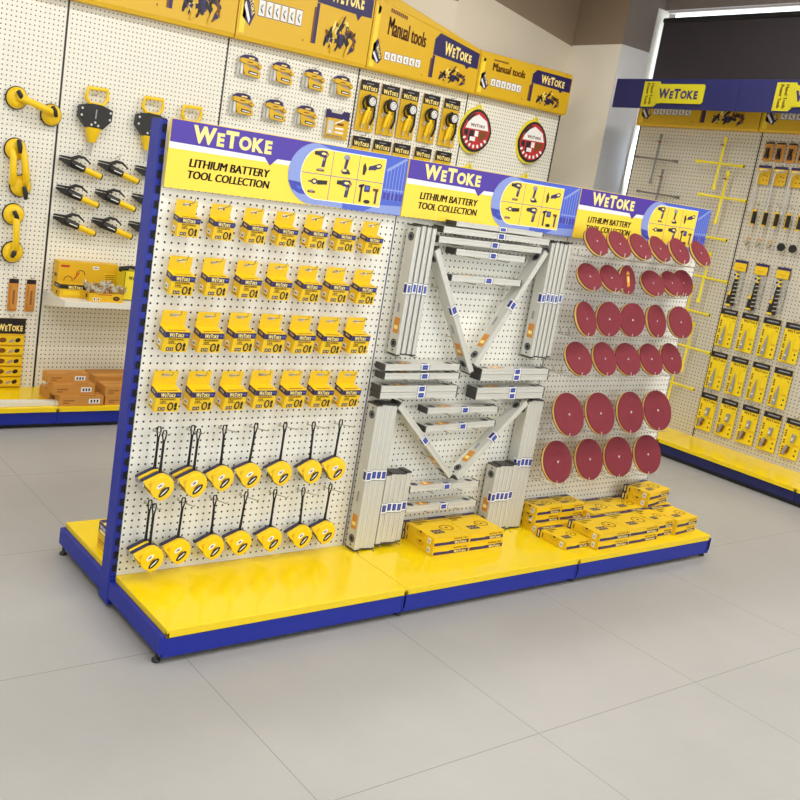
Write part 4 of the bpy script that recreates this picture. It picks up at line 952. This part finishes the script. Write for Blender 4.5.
# ------------------------------------------------------------------ shelving along the right wall
Rt = thing('wall_shelving', 'pegboard wall shelving with blue fascia in front of the right window', 'shelving', (0, 0, 0))
ry = [RY1 - RW * k for k in range(5)]
for y in ry:
    m = MB(); m.box(XR + 0.001, XR + 0.06, y - 0.008, y + 0.008, 0, 2.53, 'black_plastic'); m.build('upright', Rt)
for k in range(4):
    y1, y0 = ry[k], ry[k + 1]
    m = MB(); zs = [HS - 0.01, 0.42, 0.83, 1.21, 1.56, 1.90, 2.25]
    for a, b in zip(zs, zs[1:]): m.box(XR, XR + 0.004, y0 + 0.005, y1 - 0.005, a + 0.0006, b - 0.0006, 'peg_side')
    m.box(XR + 0.002, XR + 0.018, y0 + 0.005, y1 - 0.005, HS - 0.01, 2.5, 'white_steel'); m.build('back_panel', Rt)
    q = MB(); q.box(4.385, XR - 0.001, y0 + 0.001, y1 - 0.001, HS - 0.012, HS, 'yellow_steel'); q.box(4.385, 4.397, y0 + 0.001, y1 - 0.001, HS - 0.027, HS - 0.01, 'yellow_steel')
    for yy in (y0 + 0.001, y1 - 0.011): q.box(4.385, XR - 0.001, yy, yy + 0.01, HS - 0.027, HS - 0.01, 'yellow_steel')
    q.build('base_shelf', Rt, 0.0015)
    m = MB(); m.box(4.398, 4.410, y0 + 0.001, y1 - 0.001, 0.028, HS - 0.028, 'navy_steel'); m.build('kick_plate', Rt)
    m = MB(); m.box(4.420, 4.430, y0 + 0.001, y1 - 0.001, 0, 0.03, 'black_plastic'); m.build('shaded_toe_board', Rt)  # black again stands for shade under the kick plate
    manual_sign(Rt, Matrix.Translation((XR, y1, 2.238)) @ Matrix.Rotation(-PI / 2, 4, 'Z'), RW)
    # blue fascia carried on arms
    m = MB(); m.box(4.418, 4.440, y0 + 0.001, y1 - 0.001, 2.322, 2.522, 'navy_steel'); m.box(4.440, XR - 0.065, y0 + 0.001, y1 - 0.001, 2.512, 2.520, 'navy_steel'); fa = m.build('fascia', Rt, 0.001)
    m = MB(); S = side(4.418, 0, 2.322); Y = lambda y: -y
    a = y1 - 0.245
    m.poly(S, [(Y(a), 0.010), (Y(a - 0.105), 0.010), (Y(a - 0.130), 0.032), (Y(a - 0.155), 0.034), (Y(a - 0.155), 0.160), (Y(a - 0.135), 0.165), (Y(a - 0.125), 0.182), (Y(a), 0.182)], 'plate_yellow', 0.003)
    m.prism(S, [(Y(a - 0.120), 0.036), (Y(a - 0.470), 0.036), (Y(a - 0.482), 0.048), (Y(a - 0.482), 0.152), (Y(a - 0.470), 0.164), (Y(a - 0.120), 0.164)], 0.004, 0.012, 'plate_yellow')
    m.text(S, 'LOGO', Y(a - 0.135), Y(a - 0.440), 0.066, 0.134, 'print_navy', 0.0125)
    for i, s in enumerate(('Power Tools', 'Hand Tools')):
        o = Vector((4.418 - 0.0035, a - 0.035 - 0.035 * i, 2.322 + 0.170)); m.text((o, Vector((0, 0, -1)), Vector((0, -1, 0))), s, 0, 0.145, -0.010, 0.012, 'print_brown', 0.0, 0.02)
    m.build('brand_plate', fa)
for y in (ry[0], ry[1], ry[2], ry[3]):
    m = MB(); m.box(4.44, XR - 0.001, y - 0.012, y - 0.004, 2.49, 2.512, 'navy_steel'); m.build('fascia_arm', Rt)

def side_rot(): return (0, 0, -PI / 2)       # a card modelled facing -Y turned to face -X
# wheel wrenches
def proto_cross(mt, thick):
    t = thing('wheel_wrench', 'x', 'wheel wrench'); L = 0.180
    for ang in (0, PI / 2):
        c, s = math.cos(ang), math.sin(ang); d = -0.03
        m = MB(); P = lambda k: (c * k, d, s * k)
        m.tube([P(-L), P(-L + 0.030), P(-L + 0.036), P(L - 0.036), P(L - 0.030), P(L)], [thick * 1.55, thick * 1.45, thick, thick, thick * 1.45, thick * 1.55], mt, 10)
        for k in (-1, 1): m.tube([(c * k * (L + 0.0002), d, s * k * (L + 0.0002)), (c * k * (L + 0.0008), d, s * k * (L + 0.0008))], thick * 1.0, 'black_plastic', 8)
        m.build('bar', t)
    m = MB(); m.box(-0.004, 0.004, -0.046, -0.016, L - 0.062, L - 0.054, 'red_print'); m.box(-0.018, 0.002, -0.046, -0.042, L - 0.056, L - 0.050, 'black_plastic'); m.build('tie', t)
    return Kind(t)
ky = proto_cross('lemon', 0.0085); kch = proto_cross('dark_chrome', 0.0070)
yw = [(1.138, 2.008), (1.066, 1.783), (1.140, 1.508), (1.062, 1.231), (1.140, 0.987), (1.070, 0.732), (1.128, 0.457)]
for i, (y, z) in enumerate(yw):
    ky.put((XR - 0.045, y, z), (0, math.radians(2), -PI / 2), 'yellow cross wheel wrench, %s from the top of the yellow column' % ORD[i], 'yellow wheel wrenches'); HK_side.put(Rt, (XR, y - 0.035, z - 0.026), (0, 0, -PI / 2))
for i, (y, z) in enumerate([(1.650, 2.003), (1.575, 1.755), (1.650, 1.505)]):
    kch.put((XR - 0.045, y, z), (0, math.radians(2), -PI / 2), 'chrome cross wheel wrench, %s from the top' % ORD[i], 'chrome wheel wrenches'); HK_side.put(Rt, (XR, y - 0.035, z - 0.026), (0, 0, -PI / 2))

# small orange cards
def proto_small():
    t = thing('socket_card', 'x', 'blister pack'); m = MB(); m.box(-0.030, 0.030, 0, 0.003, 0, 0.124, 'print_orange'); F = front(0, 0, 0); m.rect(F, -0.030, 0.030, 0.112, 0.124, 'print_black', e); m.rect(F, -0.024, 0.024, 0.008, 0.104, 'kraft', e); m.build('card', t)
    m = MB(); m.tube([(0.001, -0.014, 0.018), (0.0, -0.014, 0.045), (0.0, -0.014, 0.048), (-0.001, -0.014, 0.085)], [0.015, 0.014, 0.010, 0.012], 'black_plastic', 10); m.build('socket', t); return Kind(t)
k1 = proto_small()
for i in range(4): k1.put((XR - 0.016, 0.846 - 0.0785 * i, 2.055), side_rot(), 'small orange card with black socket, %s under the right sign' % nth(i, 4), 'orange socket cards'); HK_side.put(Rt, (XR, 0.846 - 0.0785 * i, 2.184), (0, 0, -PI / 2))
def proto_lrod():
    t = thing('bent_spanner', 'x', 'spanner'); m = MB(); m.box(-0.045, 0.045, 0, 0.003, 0, 0.126, 'print_gold'); F = front(0, 0, 0); m.rect(F, -0.045, 0.045, 0.108, 0.126, 'print_navy', e); m.rect(F, -0.035, 0.02, 0.092, 0.104, 'print_cream', e)
    for u, v in ((0.01, 0.06), (0.028, 0.056), (0.005, 0.03), (0.03, 0.03)): m.ell(F, u, v, 0.005, 0.005, 'print_brown', e, n=8)
    m.build('card', t)
    m = MB(); m.tube([(0.050, -0.03, 0.094), (0.010, -0.03, 0.088), (-0.012, -0.03, 0.078), (-0.020, -0.03, 0.055), (-0.022, -0.03, -0.165)], 0.0065, 'chrome', 8); m.tube([(-0.022, -0.03, -0.160), (-0.022, -0.03, -0.185)], 0.009, 'chrome', 8); m.build('rod', t); return Kind(t)
k2 = proto_lrod()
for i in range(3): k2.put((XR - 0.016, 0.843 - 0.112 * i, 1.900), side_rot(), 'bent chrome spanner on a gold card, %s of the bent three' % ('left', 'middle', 'right')[i], 'bent spanners'); HK_side.put(Rt, (XR, 0.843 - 0.112 * i, 2.031), (0, 0, -PI / 2))
def proto_pick(mirror):
    t = thing('inspection_mirror' if mirror else 'magnetic_pickup', 'x', 'inspection tool'); m = MB(); m.tube([(0, -0.03, 0.0), (0, -0.03, 0.105)], [0.012, 0.014], 'tape_yellow', 8); b = m.build('grip', t)
    m = MB(); m.box(0.0, 0.014, -0.047, -0.018, 0.012, 0.092, 'black_rubber'); m.build('grip_pad', b)
    m = MB(); m.tube([(0, -0.03, 0.0), (0, -0.03, -0.085)], 0.0025, 'chrome', 6); m.build('rod', t)
    m = MB(); m.tube([(0, -0.03, 0.105), (-0.003, -0.03, 0.135)], 0.0025, 'chrome', 6); m.build('rod', t)
    m = MB()
    if mirror: m.lathe((Vector((0, -0.024, -0.115)), Vector((1, 0, 0)), Vector((0, 0, 1))), [(0.0, 0), (0.026, 0), (0.027, 0.003), (0.026, 0.008), (0, 0.008)], 'black_plastic', 20); m.build('mirror_head', t)
    else:
        m.tube([(0, -0.03, -0.080), (0.012, -0.03, -0.098)], 0.006, 'print_orange', 8); m.tube([(0.012, -0.03, -0.095), (-0.008, -0.03, -0.115)], 0.005, 'chrome', 8)
        m.ring(front(0, -0.028, 0), -0.008, -0.118, 0.009, 0.017, 'black_plastic', 0, 18); m.tube([(-0.008, -0.034, -0.118), (-0.008, -0.022, -0.118)], 0.014, 'steel_wire', 12); m.build('joint_head', t)
    return Kind(t)
k3, k4 = proto_pick(False), proto_pick(True)
for i in range(5):
    y = 0.832 - 0.078 * i
    (k3 if i < 3 else k4).put((XR - 0.010, y, 1.628), side_rot(), ('pickup tool with yellow and black grip and jointed head, %s of three' % ('left', 'middle', 'right')[i]) if i < 3 else ('round black inspection mirror on a rod with yellow grip, %s of two' % ('left', 'right')[i - 3]), 'pickup tools and mirrors'); HK_side.put(Rt, (XR, y, 1.768), (0, 0, -PI / 2))
def proto_wset():
    t = thing('spanner_set', 'x', 'spanner set'); m = MB(); m.box(-0.048, 0.048, 0, 0.003, 0.245, 0.318, 'carton_yellow'); F = front(0, 0, 0); m.rect(F, -0.048, 0.048, 0.300, 0.318, 'print_navy', e); m.rect(F, 0.040, 0.048, 0.245, 0.318, 'print_navy', 2 * e); m.rect(F, -0.03, 0.02, 0.262, 0.272, 'carton_gold', e); m.build('card', t)
    m = MB(); m.prism(front(0, 0, 0), [(-0.045, 0.0), (0.010, 0.004), (0.0, 0.235), (-0.03, 0.235)], 0, 0.010, 'black_plastic'); m.poly(front(0, -0.010, 0), [(-0.044, 0.075), (-0.026, 0.075), (-0.022, 0.130), (-0.036, 0.130)], 'tape_yellow', e); m.rect(front(0, -0.010, 0), -0.044, -0.01, 0.002, 0.014, 'tape_yellow', e); m.build('holder', t)
    m = MB(); m.ring(front(0, -0.012, 0), -0.022, 0.215, 0.008, 0.020, 'chrome', 0, 16); m.tube([(-0.022, -0.012, 0.196), (-0.034, -0.012, 0.10)], 0.006, 'chrome', 8); m.build('long_spanner', t)
    for i in range(8):
        z = 0.225 - i * 0.027; q = MB(); q.tube([(-0.008, -0.014, z - 0.006), (0.034, -0.014, z + 0.002)], 0.0045, 'chrome', 6); q.tube([(0.034, -0.019, z + 0.002), (0.034, -0.009, z + 0.002)], 0.0095, 'chrome', 10); q.tube([(0.034, -0.0196, z + 0.002), (0.034, -0.019, z + 0.002)], 0.0028, 'black_plastic', 8)
        if i in (0, 1): q.box(-0.01, 0.012, -0.020, -0.019, z - 0.008, z + 0.004, 'tape_yellow')
        q.build('spanner', t)
    return Kind(t)
k5 = proto_wset()
for i, y in enumerate((0.852, 0.702, 0.552)): k5.put((XR - 0.014, y, 1.068), side_rot(), 'set of chrome spanners in a black holder, %s of three' % ('left', 'middle', 'right')[i], 'spanner sets'); HK_side.put(Rt, (XR, y, 1.391), (0, 0, -PI / 2))
def proto_bit(kind):
    t = thing('drill_bit_card' if kind else 'chuck_card', 'x', 'blister pack'); w = 0.0600; h = 0.262; m = MB(); m.box(-w, w, 0, 0.003, 0, h, 'card_lemon'); F = front(0, 0, 0)
    m.rect(F, -w, w, h - 0.040, h, 'print_black', e); m.rect(F, -w * 0.6, w * 0.75, h - 0.022, h - 0.014, 'print_grey', 2 * e); m.text(F, 'LOGO', -w * 0.7, w * 0.9, h - 0.062, h - 0.044, 'print_brown', e)
    [m.rect(F, -w + 0.008, -w + 0.020, 0.015 + 0.0155 * i, 0.026 + 0.0155 * i, 'print_brown', e) for i in range(11) if i not in (4, 7)]
    for u, v in ((0.038, 0.028), (0.040, 0.062)): m.ell(F, u, v, 0.006, 0.007, 'print_black', e, n=8)
    m.rect(F, 0.02, 0.052, 0.085, 0.10, 'carton_gold', e); m.rect(F, w - 0.022, w - 0.008, h - 0.08, h - 0.076, 'print_brown', e); m.build('card', t)
    m = MB()
    if kind: m.prism(front(0, 0, 0), [(-0.018, 0.012), (0.016, 0.012), (0.022, h - 0.085), (-0.014, h - 0.085)], 0.0006, 0.004, 'card_lemon'); m.tube([(-0.012, -0.014, 0.018), (-0.008, -0.014, 0.055), (-0.006, -0.014, 0.09), (-0.002, -0.014, 0.150)], [0.013, 0.011, 0.009, 0.002], 'print_grey', 10); m.tube([(-0.009, -0.024, 0.045), (-0.0085, -0.024, 0.055)], 0.006, 'print_white', 8)
    else: m.tube([(0.012, -0.014, 0.110), (0.016, -0.014, 0.165)], [0.011, 0.013], 'print_grey', 10); m.tube([(0.013, -0.0265, 0.125), (0.015, -0.0265, 0.145)], 0.005, 'print_white', 8); m.tube([(-0.030, -0.012, 0.025), (-0.014, -0.012, 0.085)], [0.011, 0.009], 'print_grey', 10); m.tube([(-0.012, -0.012, 0.035), (0.0, -0.012, 0.080)], [0.009, 0.007], 'print_brown', 10)
    m.build('bit' if kind else 'chuck', t)
    return Kind(t)
k6, k7 = proto_bit(True), proto_bit(False)
for ri, (z, kk, y0, pitch, n) in enumerate(((0.785, k6, 0.855, 0.1535, 4), (0.482, k6, 0.856, 0.1535, 4), (0.184, k7, 0.858, 0.1545, 5))):
    for i in range(n):
        y = y0 - pitch * i
        kk.put((XR - 0.014, y, z), side_rot(), ('yellow card with a grey pointed bit, %s in the %s bit row' % (nth(i, n), ('upper', 'middle')[ri])) if ri < 2 else 'yellow card with grey chuck parts, %s in the lowest card row' % nth(i, n), 'yellow bit cards' if ri < 2 else 'yellow chuck cards'); HK_side.put(Rt, (XR, y, z + 0.267), (0, 0, -PI / 2))

# ------------------------------------------------------------------ lamps, daylight, camera
def area(name, loc, size, energy, rot=(0, 0, 0), col=(1, 0.985, 0.955)):
    l = bpy.data.lights.new(name, 'AREA'); l.shape = 'RECTANGLE'; l.size, l.size_y = size; l.energy = energy; l.color = col
    o = bpy.data.objects.new(name, l); C.objects.link(o); o.location = loc; o.rotation_euler = rot; return o
lk = None
i = 0
for x in (-1.6, 0.5, 2.6, 4.0):
    for y in (-2.9, -1.2, 0.8):
        i += 1
        m = MB(Matrix.Translation((0, 0, 0))); m.box(-0.6, 0.6, -0.15, 0.15, 0, 0.02, 'lamp_white')
        t = thing('ceiling_lamp', 'flat white ceiling lamp panel number %d overhead' % i, 'lamp', (x, y, 3.375), (0, 0, 0), 'ceiling lamp panels')
        t['label'] = 'flat white lamp panel on the ceiling above the shop floor'
        m.build('diffuser', t)
        area('lamp_light', (x, y, 3.36), (1.2, 0.3), LAMP, (0, 0, 0))
area('window_daylight', (5.50, 2.10, 2.0), (0.20, 2.8), 120, (0, PI / 2, 0), (0.72, 0.84, 1.0))

wd = bpy.data.worlds.new('world'); SC.world = wd; wd.use_nodes = True
nt = wd.node_tree; bg = nt.nodes['Background']
tc = nt.nodes.new('ShaderNodeTexCoord'); sp = nt.nodes.new('ShaderNodeSeparateXYZ'); mr = nt.nodes.new('ShaderNodeMapRange')
nt.links.new(tc.outputs['Generated'], sp.inputs[0]); nt.links.new(sp.outputs['X'], mr.inputs['Value'])
mr.inputs['From Min'].default_value = 0.15; mr.inputs['From Max'].default_value = 0.45; mr.inputs['To Min'].default_value = WORLD; mr.inputs['To Max'].default_value = 2.6
nt.links.new(mr.outputs['Result'], bg.inputs['Strength']); bg.inputs['Color'].default_value = (0.93, 0.97, 1.0, 1)

cam = bpy.data.cameras.new('camera'); co = bpy.data.objects.new('camera', cam); C.objects.link(co); SC.camera = co
cam.sensor_width = 36; cam.sensor_fit = 'HORIZONTAL'; cam.lens = 36 * 941.82 / 800
cam.shift_x = (400 - 301.74) / 800; cam.shift_y = (352.25 - 400) / 800
r_ = Vector((0.81940148, -0.55486597, 0.14389218)); u_ = Vector((-0.01083721, 0.23598402, 0.9716965)); f_ = Vector((0.57311758, 0.79776895, -0.18735245))
co.matrix_world = Matrix(((r_.x, u_.x, -f_.x, -1.32750), (r_.y, u_.y, -f_.y, -2.73311), (r_.z, u_.z, -f_.z, 1.54824), (0, 0, 0, 1)))
cam.clip_start = 0.05
vs = SC.view_settings; vs.view_transform = 'Standard'; vs.look = 'None'; vs.gamma = 1.0; vs.exposure = EXPO; vs.use_curve_mapping = False
SC.cycles.use_denoising = True; SC.cycles.max_bounces = 6
